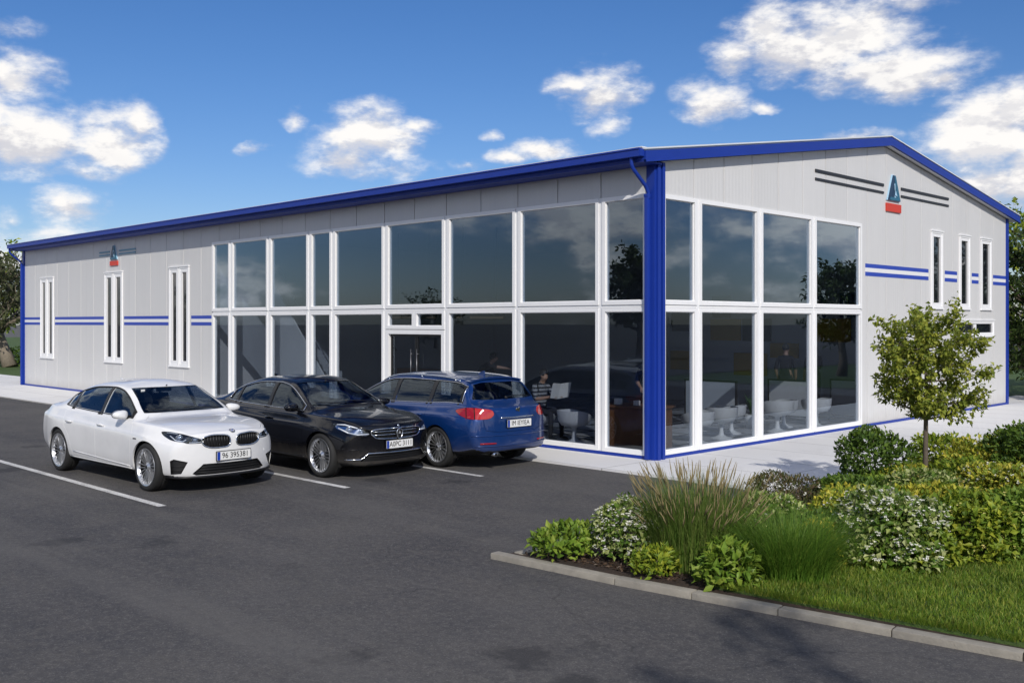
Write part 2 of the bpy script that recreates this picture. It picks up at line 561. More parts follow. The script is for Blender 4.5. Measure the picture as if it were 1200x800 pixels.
world = bpy.data.worlds.new('World')
scene.world = world
world.use_nodes = True
q = NT(world.node_tree)
world.node_tree.nodes.clear()
wout = q.n('ShaderNodeOutputWorld')
bg = q.n('ShaderNodeBackground')
sky = q.n('ShaderNodeTexSky', sky_type='NISHITA')
sky.sun_disc = False
sky.sun_elevation = SUN_EL
sky.sun_rotation = math.atan2(sun_h.x, sun_h.y)
sky.altitude = 200
sky.air_density = 1.0
sky.dust_density = 0.6
sky.ozone_density = 2.2
dvec = q.n('ShaderNodeTexCoord').outputs['Generated']
# turbulent direction for ragged cloud edges
nz = q.n('ShaderNodeTexNoise'); nz.inputs['Scale'].default_value = 9; nz.inputs['Detail'].default_value = 5; nz.inputs['Roughness'].default_value = .6
q.set(nz.inputs['Vector'], dvec)
wob = q.vmath('SCALE', q.vmath('SUBTRACT', nz.outputs['Color'], (0.5, 0.5, 0.5)), 0.045)
dw = q.vmath('ADD', dvec, wob)
field = None
lift = None
for (px, py, rx, ry, k) in CLOUDS:
    d = cdir(px, py)
    u = d.cross(UPV).normalized()
    v = u.cross(d).normalized()
    if abs(px-600) < 700: sc = 1181*math.sqrt(1+((px-600)/1181)**2)
    else: sc = 1181
    au = q.vmath('DOT_PRODUCT', dw, tuple(u*(sc/(rx*1.3))))
    av = q.vmath('DOT_PRODUCT', q.vmath('SUBTRACT', dw, tuple(d)), tuple(v*(sc/(ry*1.62))))
    # flat bottoms: the lower half is squashed
    av2 = q.math('MAXIMUM', av, q.math('MULTIPLY', av, -1.35))
    dist = q.math('SQRT', q.math('MULTIPLY_ADD', au, au, q.math('MULTIPLY', av2, av2)))
    front = q.math('MULTIPLY', q.math('GREATER_THAN', q.vmath('DOT_PRODUCT', dw, tuple(d)), 0.5), k)
    val = q.math('MULTIPLY', q.math('SUBTRACT', 1.0, dist, clamp=True), front)
    field = val if field is None else q.math('MAXIMUM', field, val)
    hl = q.math('MULTIPLY', val, av)
    lift = hl if lift is None else q.math('ADD', lift, hl)
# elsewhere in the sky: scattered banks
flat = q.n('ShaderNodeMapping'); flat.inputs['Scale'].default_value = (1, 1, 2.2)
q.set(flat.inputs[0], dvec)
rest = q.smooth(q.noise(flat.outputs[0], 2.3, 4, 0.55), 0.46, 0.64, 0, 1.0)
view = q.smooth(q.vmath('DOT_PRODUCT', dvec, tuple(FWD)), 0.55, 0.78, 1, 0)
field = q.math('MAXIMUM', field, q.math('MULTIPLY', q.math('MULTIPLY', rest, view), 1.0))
n1 = q.noise(flat.outputs[0], 19, 9, 0.6)
up = q.vmath('ADD', flat.outputs[0], (0.010, -0.008, 0.024))
n2 = q.noise(up, 19, 6, 0.6)
dens = q.math('ADD', q.math('MULTIPLY', field, 1.05), q.math('MULTIPLY', q.math('SUBTRACT', n1, 0.53), 1.9))
dens = q.math('MULTIPLY', dens, q.smooth(field, 0.0, 0.16))
alpha = q.smooth(dens, -0.03, 0.78)
thick = q.smooth(dens, 0.05, 0.8)
relief = q.smooth(q.math('SUBTRACT', n1, n2), -0.12, 0.13)
topl = q.smooth(lift, -0.25, 0.2)
lit = q.math('MULTIPLY_ADD', relief, 0.6, q.math('MULTIPLY', topl, 0.4))
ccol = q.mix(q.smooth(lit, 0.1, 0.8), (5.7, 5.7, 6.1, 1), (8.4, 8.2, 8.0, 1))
skyc = q.n('ShaderNodeHueSaturation', i_Saturation=1.2, i_Value=0.74)
q.set(skyc.inputs['Color'], q.mix(1.0, sky.outputs[0], (0.88, 0.92, 1.12, 1), 'MULTIPLY'))
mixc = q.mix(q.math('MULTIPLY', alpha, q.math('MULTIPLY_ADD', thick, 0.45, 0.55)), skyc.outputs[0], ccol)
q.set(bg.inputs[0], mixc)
bg.inputs[1].default_value = 0.12
world.cycles.sampling_method = 'MANUAL'
world.cycles.sample_map_resolution = 256
q.set(wout.inputs[0], bg.outputs[0])

scene.view_settings.view_transform = 'Standard'
scene.view_settings.look = 'None'
scene.view_settings.gamma = 1.0
scene.view_settings.exposure = 0.0
scene.render.engine = 'CYCLES'
scene.cycles.use_denoising = True
scene.cycles.max_bounces = 8
scene.cycles.diffuse_bounces = 3
scene.cycles.glossy_bounces = 4
scene.cycles.transparent_max_bounces = 14
scene.cycles.transmission_bounces = 4
scene.cycles.caustics_reflective = False
scene.cycles.caustics_refractive = False
scene.cycles.sample_clamp_indirect = 6.0

# ------------------------------------------------------------------ ground
def sheet(name, poly, z, material, thick=0.0, sub=None):
    mb = MB()
    if thick: mb.prism(poly, None, z-thick, z)
    else: mb.add([(p[0], p[1], z) for p in poly], [tuple(range(len(poly)))])
    return structure(mb.build(name, material))

sheet('ground', [(-900,-900), (900,-900), (900,900), (-900,900)], -0.035, M['earth'])
sheet('lawn', [(-160,-2.0), (-31,-2.0), (-31,60), (-160,60)], -0.012, M['lawn'])
sheet('lawn', [(-31,20), (16,20), (16,75), (-31,75)], -0.012, M['lawn'])
sheet('parking_lot', [(-130,-130), (48,-130), (48,-1.0), (3.0,-1.0), (2.2,-1.2), (-31,-1.2), (-31,-2.0), (-130,-2.0)], 0.0, M['asphalt'])
sheet('road', [(16.2,-1.0), (90,-1.0), (90,70), (16.2,70)], 0.0, M['asphalt'])
# pale pavement round the building, a low step above the asphalt
pv = [(-46,-2.6), (-17.2,-2.6), (-15.8,-1.33), (3.25,-1.33), (3.25,20), (-1,20), (-1,0.1), (-28.7,0.1), (-28.7,2.0), (-46,2.0)]
sheet('pavement', pv, 0.03, M['concrete'], 0.06)
for k, (x0, x1, y, w) in enumerate(((-9.5,-1.9,-7.61,.11), (-8.6,-1.42,-5.14,.11), (-7.6,-0.86,-3.09,.1), (-9.5,-2.2,-10.1,.11))):
    if k == 3: continue
    o = sheet('parking_line', [(x0,y-w/2), (x1,y-w/2+.01), (x1,y+w/2+.01), (x0,y+w/2)], 0.004, M['line'])
    tag(o, ('white painted bay line in front of the white sedan', 'white painted bay line between the white and the black sedan', 'white painted bay line between the black sedan and the blue estate')[k], 'road marking')

# planting bed: soil, turf, kerb stones
sheet('planting_soil', [(3.15,-6.6), (5.6,-6.35), (7.74,-6.12), (16,-5.2), (16,16), (3.15,16)], 0.05, M['soil'], 0.08)
lawn_poly = [(5.22,-6.2), (5.3,-5.75), (5.55,-4.95), (5.75,-4.4), (6.3,-3.75), (6.75,-3.1), (7.6,-2.3), (9.5,-1.0), (15.8,0.5), (15.8,-5.1), (7.74,-5.99)]
sheet('lawn', lawn_poly, 0.085, M['lawn'], 0.06)

def kerb_run(pts, closed_tip=True):
    """stones of about a metre laid along a line, chamfered, with thin joints"""
    mb = MB()
    pts = [Vector((p[0], p[1], 0)) for p in pts]
    for i in range(len(pts)-1):
        a, b = pts[i], pts[i+1]
        L = (b-a).length; t = (b-a)/L
        nn = max(1, round(L/1.0))
        nrm = Vector((-t.y, t.x, 0))
        for k in range(nn):
            s0 = k*L/nn + 0.003; s1 = (k+1)*L/nn - 0.003
            j = random.uniform(-.004, .004)
            Mx = basis(a + nrm*random.uniform(-.005,.005), t, nrm, (0,0,1))
            mb.box((s0, 0, -0.05), (s1, 0.12, 0.06+j), 0, Mx, 0.014)
    return mb
kb = kerb_run([(3.02,-6.63), (4.5,-6.54), (6.0,-6.36), (7.74,-6.14), (16,-5.24)])
kb2 = kerb_run([(3.165,12.0), (3.165,-6.45)])
kb.add(kb2.v, kb2.f, 0, True)
o = kb.build('kerb', M['kerb'], sharp=40)
structure(o, 'weathered pale stone kerb edging the planting bed', 'kerb')

# ------------------------------------------------------------------ showroom building
bld = thing('showroom_building', 'long light grey metal showroom building with blue trim and two storey glazing', 'building')
XL = -28.6; YR = 16.25
RIDGE_Y = 8.55; YEND = 16.75
def roof_z(y):   # underside line of the roof at the walls
    return 4.985 + 0.153*y if y <= RIDGE_Y else 4.985 + 0.153*RIDGE_Y - 0.142*(y-RIDGE_Y)

# --- wall cladding: separate vertical panels with dark joints behind
def wall_cladding(name, u_edges, z0, ztop, holes, place, parent, frac=0.012):
    """u_edges: panel joints; holes: (u0,u1,z0,z1) rectangles left open; place(u,z,d)->xyz, d outward"""
    mb = MB()
    for a, b in zip(u_edges[:-1], u_edges[1:]):
        cuts = sorted(set([a, b] + [h[i] for h in holes for i in (0, 1) if a+1e-4 < h[i] < b-1e-4] + ([RIDGE_Y] if name == 'gable_wall' and a < RIDGE_Y < b else [])))
        for c, d in zip(cuts[:-1], cuts[1:]):
            mid = (c+d)/2
            spans = [(z0, None)]
            for h in sorted([h for h in holes if h[0] <= mid <= h[1]], key=lambda h: h[2]):
                z_s, z_e = spans.pop()
                if h[2] > z_s + 0.01: spans.append((z_s, h[2]))
                spans.append((h[3], None))
            g0 = 0.009 if c == a else 0.0
            g1 = 0.009 if d == b else 0.0
            for (s, e) in spans:
                za = zb = e
                if e is None:
                    za, zb = ztop(c), ztop(d)
                if min(za, zb) - s < 0.02: continue
                c0, d0 = c+g0, d-g1
                ch = 0.004
                pts = []
                for dep, ins in ((0.0, ch), (-ch, 0.0), (-0.08, 0.0)):
                    i0 = ins if g0 else 0; i1 = ins if g1 else 0
                    pts += [place(c0+i0, s, dep), place(d0-i1, s, dep), place(d0-i1, zb, dep), place(c0+i0, za, dep)]
                fs = [(0,1,2,3)]
                for L in (0, 4):
                    for k in range(4):
                        k2 = (k+1) % 4
                        fs.append((L+k, L+4+k, L+4+k2, L+k2))
                mb.add(pts, fs)
    return mb.build(name, M['panel'], parent)

front_holes = [(-14.68, -0.10, 0.06, 4.45)]
gable_holes = [(0.215, 7.42, 0.06, 4.45)]
strips_f = [(-26.89,-26.33), (-26.29,-25.71), (-21.51,-20.88), (-20.84,-20.21), (-17.12,-16.56), (-16.52,-15.96)]
strips_f_z = (1.08, 3.86)
strips_g = [(11.1,11.77), (12.84,13.52), (14.28,15.02)]
strips_g_z = (2.66, 4.53)
for a, b in strips_f: front_holes.append((a+.03, b-.03, strips_f_z[0]+.03, strips_f_z[1]-.03))
for a, b in strips_g: gable_holes.append((a+.03, b-.03, strips_g_z[0]+.03, strips_g_z[1]-.03))
small_g = (12.57, 15.2, 1.95, 2.36)
gable_holes.append((small_g[0]+.03, small_g[1]-.03, small_g[2]+.03, small_g[3]-.03))

pf = lambda u, z, d: (u, -d, z)
nF = 28
fe = [XL + 0.15 + (-0.12 - XL - 0.15)*i/nF for i in range(nF+1)]
wf = wall_cladding('front_wall', fe, 0.06, lambda u: 4.93, front_holes, pf, bld)
# normals of front panels face -Y: place() mirrors orientation, flip
wf.data.flip_normals()
pg = lambda u, z, d: (d, u, z)
nG = 17
ge = [0.215 + (YR - 0.1 - 0.215)*i/nG for i in range(nG+1)]
wall_cladding('gable_wall', ge, 0.06, lambda u: roof_z(u) - 0.03, gable_holes, pg, bld)

# backing behind the joints (dark), with the same openings left free
def backing():
    mb = MB()
    for (x0, x1, z0, z1) in ((XL+.1,-14.7,.05,4.94), (-14.7,-.12,4.47,4.94)):
        mb.box((x0, 0.07, z0), (x1, 0.12, z1))
    mb.box((-0.12, 7.45, .05), (-0.07, YR-.05, roof_z(YR)-.05))
    mb.prism([(0.2,4.47), (7.45,4.47), (7.45,roof_z(7.45)-.05), (0.2,roof_z(.2)-.05)], basis((-.12,0,0),(0,1,0),(0,0,1),(1,0,0)), 0, .05)
    mb.prism([(7.45,4.9), (YR-.05,4.9), (YR-.05,roof_z(YR)-.05), (RIDGE_Y,roof_z(RIDGE_Y)-.05), (7.45,roof_z(7.45)-.05)], basis((-.121,0,0),(0,1,0),(0,0,1),(1,0,0)), 0, .05)
    # rear and far walls of the hall
    mb.box((XL+.05, YR-.1, 0), (-.1, YR, 5.0)); mb.box((XL, 0.1, 0), (XL+.1, YR, 5.0))
    return mb
backing().build('wall_lining', M['joint'], bld)

# --- roof
def roof():
    mb = MB()
    x0, x1 = XL - 0.02, 0.14
    y0, y1 = -0.42, YEND - 0.02
    for ya, yb in ((y0, RIDGE_Y), (RIDGE_Y, y1)):
        za = roof_z(ya); zb = roof_z(yb)
        mb.add([(x0,ya,za), (x1,ya,za), (x1,yb,zb), (x0,yb,zb), (x0,ya,za+.172), (x1,ya,za+.172), (x1,yb,zb+.172), (x0,yb,zb+.172)],
               [(0,3,2,1), (4,5,6,7), (0,1,5,4), (1,2,6,5), (2,3,7,6), (3,0,4,7)])
    return mb
roof().build('roof', M['roof'], bld)
def verge(x, s):
    mb = MB()
    y0, y1 = -0.44, YEND
    prof = [(y0, roof_z(y0)-.03), (RIDGE_Y, roof_z(RIDGE_Y)-.03), (y1, roof_z(y1)-.03), (y1, roof_z(y1)+.152), (RIDGE_Y, roof_z(RIDGE_Y)+.152), (y0, roof_z(y0)+.152)]
    Mx = basis((x,0,0), (0,1,0), (0,0,1), (1,0,0))
    h0, h1 = (0, .035) if s > 0 else (-.035, 0)
    mb.prism([prof[0], prof[1], prof[4], prof[5]], Mx, h0, h1)
    mb.prism([prof[1], prof[2], prof[3], prof[4]], Mx, h0, h1)
    # drip lip along the lower edge, turned under
    a, b = (0.005, .055) if s > 0 else (-.055, -.005)
    mb.prism([prof[0], prof[1], (RIDGE_Y, roof_z(RIDGE_Y)+.01), (y0, roof_z(y0)+.01)], Mx, a, b)
    mb.prism([prof[1], prof[2], (y1, roof_z(y1)+.01), (RIDGE_Y, roof_z(RIDGE_Y)+.01)], Mx, a, b)
    return mb
verge(0.142, 1).build('verge_trim', M['blue'], bld)
verge(XL-.022, -1).build('verge_trim', M['blue'], bld)
def cap(x0, x1):
    mb = MB()
    y0, y1 = -0.46, YEND+.02
    for ya, yb in ((y0, RIDGE_Y), (RIDGE_Y, y1)):
            za, zb = roof_z(ya)+.176, roof_z(yb)+.176
            mb.add([(x0,ya,za), (x1,ya,za), (x1,yb,zb), (x0,yb,zb), (x0,ya,za+.025), (x1,ya,za+.025), (x1,yb,zb+.025), (x0,yb,zb+.025)],
                   [(0,3,2,1), (4,5,6,7), (0,1,5,4), (1,2,6,5), (2,3,7,6), (3,0,4,7)])
    return mb
cap(.1, .185).build('verge_flashing', M['roof'], bld)
cap(XL-.07, XL+.05).build('verge_flashing', M['roof'], bld)
# eaves gutter (box section with rolled lip) and soffit
gm = MB()
gz = 4.975
gprof = [(-0.56,gz), (-0.43,gz), (-0.43,gz+.13), (-0.45,gz+.13), (-0.45,gz+.02), (-0.54,gz+.02), (-0.54,gz+.135), (-0.575,gz+.135), (-0.575,gz+.112), (-0.56,gz+.108)]
gm.prism(gprof, basis((0,0,0), (0,1,0), (0,0,1), (1,0,0)), XL-.02, 0.14)
for xe in (XL-.027, .137):
    gm.box((xe, -.55, gz+.005), (xe+.01, -.44, gz+.125))
gm.build('gutter', M['blue'], bld)
MB().box((XL-.015, -.43, 4.90), (0.135, 0.05, 4.925)).build('soffit', M['blue'], bld)
MB().box((XL-.015, -.44, 4.925), (0.135, -.425, 5.03)).build('fascia', M['blue'], bld)
# white top line of the roof sheet seen above the gutter
MB().box((XL-.02, -.47, gz+.15), (0.12, -.3, gz+.168)).build('roof_edge', M['roof'], bld)

# --- corner posts, downpipes, plinth
cp = MB()
cp.box((-0.122, -.035, .02), (-.02, .1, 4.93))
cp.box((-0.02, -.035, .02), (.045, .222, 4.955))
cp.box((  .045, .015, .02), (.085, .085, 4.955)); cp.box((.045, .145, .02), (.085, .212, 4.955))
cp.build('corner_post', M['blue'], bld)
cp = MB()
cp.box((XL-.02, -.035, .02), (XL+.14, .2, 4.93)); cp.build('corner_post', M['blue'], bld)
cp = MB(); cp.box((-.1, YR-.1, .02), (.035, YR+.03, roof_z(YR)-.02)); cp.build('corner_post', M['blue'], bld)
def downpipe(x):
    mb = MB()
    mb.tube([(x+.0,-.5,gz+.02), (x+.0,-.5,gz-.1), (x+.005,-.47,gz-.17), (x+.02,-.16,gz-.42), (x+.02,-.085,gz-.52), (x+.02,-.075,gz-.62)], .032, 10)
    mb.box((x-.04,-.115,.04), (x+.035,-.034,gz-.56), 0, None, .012)
    mb.box((x-.045,-.12,gz-.60), (x+.04,-.034,gz-.55), 0, None, .008)
    return mb
downpipe(-.068).build('downpipe', M['blue'], bld, sharp=50)
downpipe(XL+.05).build('downpipe', M['blue'], bld, sharp=50)
pl = MB()
pl.box((XL+.14, -.03, .03), (-.165, .05, .085)); pl.build('plinth_strip', M['blue'], bld)
MB().box((-.06, .29, .03), (.03, YR-.1, .085)).build('plinth_strip', M['blue'], bld)

# --- windows
def frame_ring(mb, place, u0, u1, z0, z1, w, d0, d1, mi=0):
    """rectangular ring of four mitred bars"""
    P = []
    for d in (d1, d0):
        P += [place(u0,z0,d), place(u1,z0,d), place(u1,z1,d), place(u0,z1,d), place(u0+w,z0+w,d), place(u1-w,z0+w,d), place(u1-w,z1-w,d), place(u0+w,z1-w,d)]
    fs = []
    for k in range(4):
        k2 = (k+1) % 4
        fs += [(k, k2, 4+k2, 4+k), (8+k2, 8+k, 12+k, 12+k2), (k2, k, 8+k, 8+k2), (4+k, 4+k2, 12+k2, 12+k)]
    mb.add(P, fs, mi)

def fix(o):
    bm = bmesh.new(); bm.from_mesh(o.data)
    bmesh.ops.recalc_face_normals(bm, faces=bm.faces[:])
    bm.to_mesh(o.data); bm.free()
    return o

def pane_obj(place, u0, u1, z0, z1, d, parent, material, name='pane', th=0.012):
    mb = MB()
    vs = [place(u0,z0,d), place(u1,z0,d), place(u1,z1,d), place(u0,z1,d)]
    if th:
        vs += [place(u0,z0,d-th), place(u1,z0,d-th), place(u1,z1,d-th), place(u0,z1,d-th)]
        mb.add(vs, [(0,1,2,3), (7,6,5,4), (1,0,4,5), (2,1,5,6), (3,2,6,7), (0,3,7,4)])
    else: mb.add(vs, [(0,1,2,3)])
    o = fix(mb.build(name, material, parent))
    return o

def glazing(place, cols, z0, z1, parent, fw=0.07, d1=0.03, d0=-0.09, gl='glass'):
    w = MB()
    frame_ring(w, place, cols[0]+.003, cols[1]-.003, z0+.003, z1-.003, fw, d0, d1)
    frame_ring(w, place, cols[0]+fw-.002, cols[1]-fw+.002, z0+fw-.002, z1-fw+.002, .018, d0+.02, d1-.03)
    o = fix(w.build('window', M['trim_white'], parent))
    pane_obj(place, cols[0]+fw+.01, cols[1]-fw-.01, z0+fw+.01, z1-fw-.01, d1-.05, o, M[gl])
    return o

colsF = [-14.66,-13.685,-11.835,-10.055,-9.105,-7.16,-5.18,-3.165,-1.125,-.125]
colsG = [.225,1.25,3.265,5.31,7.42]
ZB, ZM, ZT = 0.085, 2.58, 4.45
door_bay = None
for place, cols in ((pf, colsF), (pg, colsG)):
    for i in range(len(cols)-1):
        e0 = cols[i] + (0.035 if i else 0); e1 = cols[i+1] - (0.035 if i < len(cols)-2 else 0)
        glazing(place, (e0, e1), ZM+.02, ZT, bld, gl='glass_upper')
        if place is pf and i == 5:
            door_bay = (e0, e1); continue
        glazing(place, (e0, e1), ZB, ZM-.02, bld)
# mullions and transoms between the window units
for place, cols, nm in ((pf, colsF, 'x'), (pg, colsG, 'y')):
    for c in cols[1:-1]:
        mb = MB()
        P = [place(c-.034,ZB,.012), place(c+.034,ZB,.012), place(c+.034,ZT,.012), place(c-.034,ZT,.012), place(c-.034,ZB,-.1), place(c+.034,ZB,-.1), place(c+.034,ZT,-.1), place(c-.034,ZT,-.1)]
        mb.add(P, [(0,1,2,3), (7,6,5,4), (1,0,4,5), (2,1,5,6), (3,2,6,7), (0,3,7,4)])
        fix(mb.build('mullion', M['trim_white'], bld))
    for a, b, c in zip(cols[:-1], cols[1:], range(99)):
        a2 = a+.036; b2 = b-.036
        mb = MB()
        P = [place(a2,ZM-.019,.01), place(b2,ZM-.019,.01), place(b2,ZM+.019,.01), place(a2,ZM+.019,.01), place(a2,ZM-.019,-.1), place(b2,ZM-.019,-.1), place(b2,ZM+.019,-.1), place(a2,ZM+.019,-.1)]
        mb.add(P, [(0,1,2,3), (7,6,5,4), (1,0,4,5), (2,1,5,6), (3,2,6,7), (0,3,7,4)])
        fix(mb.build('transom', M['trim_white'], bld))
# entrance door bay: two fanlights over a glazed double door
e0, e1 = door_bay
mid = (e0+e1)/2
glazing(pf, (e0, mid), 2.16, ZM-.02, bld)
glazing(pf, (mid, e1), 2.16, ZM-.02, bld)
dm = MB()
frame_ring(dm, pf, e0+.003, e1-.003, .04, 2.15, .09, -.09, .03)
door_frame = fix(dm.build('door_frame', M['trim_white'], bld))
for a, b, hs in ((e0+.1, mid-.006, 1), (mid+.006, e1-.1, -1)):
    dl = MB()
    frame_ring(dl, pf, a, b, .06, 2.05, .04, -.08, -.035)
    d = fix(dl.build('door', M['black'], bld))
    pane_obj(pf, a+.035, b-.035, .1, 2.01, -.055, d, M['glass'])
    hx = (b-.09) if hs > 0 else (a+.09)
    hm = MB()
    hm.tube([(hx,.035-.07,.85), (hx,.035-.07,1.75)], .009, 8)
    hm.tube([(hx,-.035,.95), (hx,.04,.95)], .01, 6); hm.tube([(hx,-.035,1.65), (hx,.04,1.65)], .01, 6)
    hm.build('handle', M['dark_alloy'], d)

def strip_window(place, u0, u1, z0, z1, parent, panes=1, fw=.11):
    w = MB()
    frame_ring(w, place, u0, u1, z0, z1, .045, -.07, .03)
    frame_ring(w, place, u0+.043, u1-.043, z0+.043, z1-.043, fw-.045, -.05, .015)
    if panes == 2:
        m_ = (u0+u1)/2
        P = [place(m_-.07,z0+.1,.014), place(m_+.07,z0+.1,.014), place(m_+.07,z1-.1,.014), place(m_-.07,z1-.1,.014), place(m_-.07,z0+.1,-.05), place(m_+.07,z0+.1,-.05), place(m_+.07,z1-.1,-.05), place(m_-.07,z1-.1,-.05)]
        w.add(P, [(0,1,2,3), (7,6,5,4), (1,0,4,5), (2,1,5,6), (3,2,6,7), (0,3,7,4)])
    o = fix(w.build('window', M['trim_white'], parent))
    if panes == 1: pane_obj(place, u0+fw+.006, u1-fw-.006, z0+fw+.006, z1-fw-.006, -.02, o, M['pane_dark'])
    else:
        pane_obj(place, u0+fw-.005, m_-.068, z0+fw-.01, z1-fw+.01, -.02, o, M['pane_dark'])
        pane_obj(place, m_+.068, u1-fw+.005, z0+fw-.01, z1-fw+.01, -.02, o, M['pane_dark'])
    # sill and head flashing
    for zz, hh, nm in ((z0-.03, .03, 'sill'), (z1, .03, 'head_flashing')):
        s = MB()
        P = [place(u0-.02,zz,.05), place(u1+.02,zz,.05), place(u1+.02,zz+hh,.05), place(u0-.02,zz+hh,.05), place(u0-.02,zz,-.02), place(u1+.02,zz,-.02), place(u1+.02,zz+hh,-.02), place(u0-.02,zz+hh,-.02)]
        s.add(P, [(0,1,2,3), (7,6,5,4), (1,0,4,5), (2,1,5,6), (3,2,6,7), (0,3,7,4)])
        fix(s.build(nm, M['trim_white'], o))
for a, b in strips_f: strip_window(pf, a, b, strips_f_z[0], strips_f_z[1], bld, fw=.15)
for a, b in strips_g: strip_window(pg, a, b, strips_g_z[0], strips_g_z[1], bld, fw=.13)
strip_window(pg, *small_g[:2], small_g[2], small_g[3], bld, 2, .09)

# painted double stripes between the windows
def stripe(place, u0, u1, zc):
    mb = MB()
    for z0, z1, mi in ((zc-.135,zc-.045,0), (zc-.045,zc+.045,1), (zc+.045,zc+.135,0)):
        P = [place(u0,z0,.004), place(u1,z0,.004), place(u1,z1,.004), place(u0,z1,.004), place(u0,z0,-.002), place(u1,z0,-.002), place(u1,z1,-.002), place(u0,z1,-.002)]
        mb.add(P, [(0,1,2,3), (7,6,5,4), (1,0,4,5), (2,1,5,6), (3,2,6,7), (0,3,7,4)], mi)
    fix(mb.build('stripe', [M['stripe_blue'], M['stripe_white']], bld))
for a, b in ((XL+.16,-26.95), (-25.6,-21.6), (-20.12,-17.2), (-15.85,-14.72)): stripe(pf, a, b, 2.36)
for a, b in ((7.62,10.95), (11.93,12.7), (13.68,14.14), (15.18,YR-.12)): stripe(pg, a, b, 3.46)

# --- the two logo signs (things of their own)
def m_or(name, *a, **k):
    if name not in M: M[name] = mat(name, *a, **k)
    return M[name]
m_or('teal', (0.006,0.035,0.085), .35); m_or('ice', (0.45,0.68,0.85), .35); m_or('sign_red', (0.62,0.05,0.025), .45); m_or('slate', (0.02,0.13,0.21), .35)
def logo_sign(label, place, u, zb, s, bars, barmat):
    t = thing('logo_sign', label, 'sign', place(u, zb, 0), group='logo signs on the building')
    inv = Vector(place(u, zb, 0))
    def pr(mb, pts, d0, d1, mi=0):
        n = len(pts)
        a = sum(pts[i][0]*pts[(i+1) % n][1]-pts[(i+1) % n][0]*pts[i][1] for i in range(n))
        if a < 0: pts = pts[::-1]
        V = [Vector(place(u+p[0], zb+p[1], d1)) - inv for p in pts] + [Vector(place(u+p[0], zb+p[1], d0)) - inv for p in pts]
        fs = [tuple(range(n)), tuple(range(2*n-1, n-1, -1))] + [((i+1) % n, i, n+i, n+(i+1) % n) for i in range(n)]
        mb.add(V, fs, mi)
    e = MB()
    w, h = .5*s, .92*s
    # pale edge plate, then the dark letter strokes on top
    pr(e, [(-w-.05*s,-.015*s), (w+.02*s,-.015*s), (.10*s,h+.02*s), (-.14*s,h+.02*s)], .004, .03, 1)
    pr(e, [(-w,0), (-w+.27*s,0), (.08*s,h), (-.09*s,h)], .03, .05, 0)
    pr(e, [(w,0), (w-.25*s,0), (-.02*s,h), (.09*s,h)], .031, .052, 2)
    pr(e, [(-w+.1*s,0), (w-.1*s,0), (w-.2*s,.11*s), (-w+.16*s,.11*s)], .032, .054, 2)
    pr(e, [(-.2*s,.11*s), (-.02*s,.11*s), (.07*s,.42*s), (.0,.6*s)], .032, .053, 0)
    pr(e, [(-.01*s,.42*s), (.05*s,.30*s), (.03*s,.62*s), (-.02*s,.62*s)], .034, .056, 1)
    pr(e, [(.09*s,.2*s), (.2*s,.16*s), (.1*s,.36*s)], .034, .056, 1)
    fix(e.build('emblem', [M['teal'], M['ice'], M['slate']], t))
    rb = MB()
    pr(rb, [(-.6*s,-.42*s), (.6*s,-.42*s), (.6*s,-.12*s), (-.6*s,-.12*s)], .004, .04)
    fix(rb.build('red_plate', M['sign_red'], t))
    for (a, b, z, th) in bars:
        bb = MB(); pr(bb, [(a-u, z-zb-th/2), (b-u, z-zb-th/2), (b-u, z-zb+th/2), (a-u, z-zb+th/2)], .004, .022)
        fix(bb.build('bar', barmat, t))
logo_sign('dark blue letter emblem over red plate with long black bars on the gable', pg, 8.98, 5.08, .62, [(5.39,8.5,5.39,.06), (5.39,8.5,5.22,.05), (9.4,12.14,5.39,.06), (9.4,12.14,5.22,.05)], M['black_line'])
m_or('bar_blue', (0.12,0.3,0.42), .4)
logo_sign('small blue letter emblem over red plate between the slim windows of long wall', pf, -20.8, 4.27, .46, [(-21.9,-21.15,4.52,.045), (-21.9,-21.15,4.42,.04), (-20.45,-19.3,4.52,.045), (-20.45,-19.3,4.42,.04)], M['bar_blue'])

# ------------------------------------------------------------------ interior of the showroom
RX0, RY1 = -15.2, 11.0
MB().box((RX0, .12, -.02), (-.07, RY1, .036)).build('floor', M['tiles'], bld)
MB().box((RX0, .13, 4.6), (-.13, RY1, 4.66)).build('ceiling', M['ceil'], bld)
MB().box((RX0-.1, RY1, 0), (-.13, RY1+.1, 4.6)).build('rear_partition', M['int_wall'], bld)
MB().box((RX0-.1, .13, 0), (RX0, RY1, 4.6)).build('side_partition', M['int_wall'], bld)
# inner faces of the side walls beside the glazing
MB().box((-.17, 7.47, 0.04), (-.125, RY1, 4.6)).build('wall_lining', M['int_wall'], bld)
# coloured acoustic squares on the rear partition: each one a thing
SQ = {'ochre': mat('ochre_felt', (0.42,0.27,0.04), .9), 'black': mat('black_felt', (0.012,0.012,0.014), .9), 'navy': mat('navy_felt', (0.02,0.05,0.16), .9)}
sqs = [(-7.2,2.35,'black',.8,.6,'beside the corner post'), (-7.2,1.2,'ochre',.9,.55,'low, beside the corner post'), (-5.9,2.75,'black',.6,.62,'highest of the black ones'), (-5.75,2.1,'ochre',1.0,.6,'under the highest black square'),
       (-4.75,2.1,'black',.9,.62,'next to the middle ochre square'), (-4.95,1.15,'ochre',1.05,.62,'low in the middle'), (-3.9,1.55,'ochre',.85,.4,'small, behind the window bar'), (-2.95,2.75,'navy',.5,.62,'narrow, above the men'), (-2.0,2.75,'navy',.6,.62,'wide, above the men'), (-2.6,2.1,'ochre',1.2,.6,'behind the two standing men')]
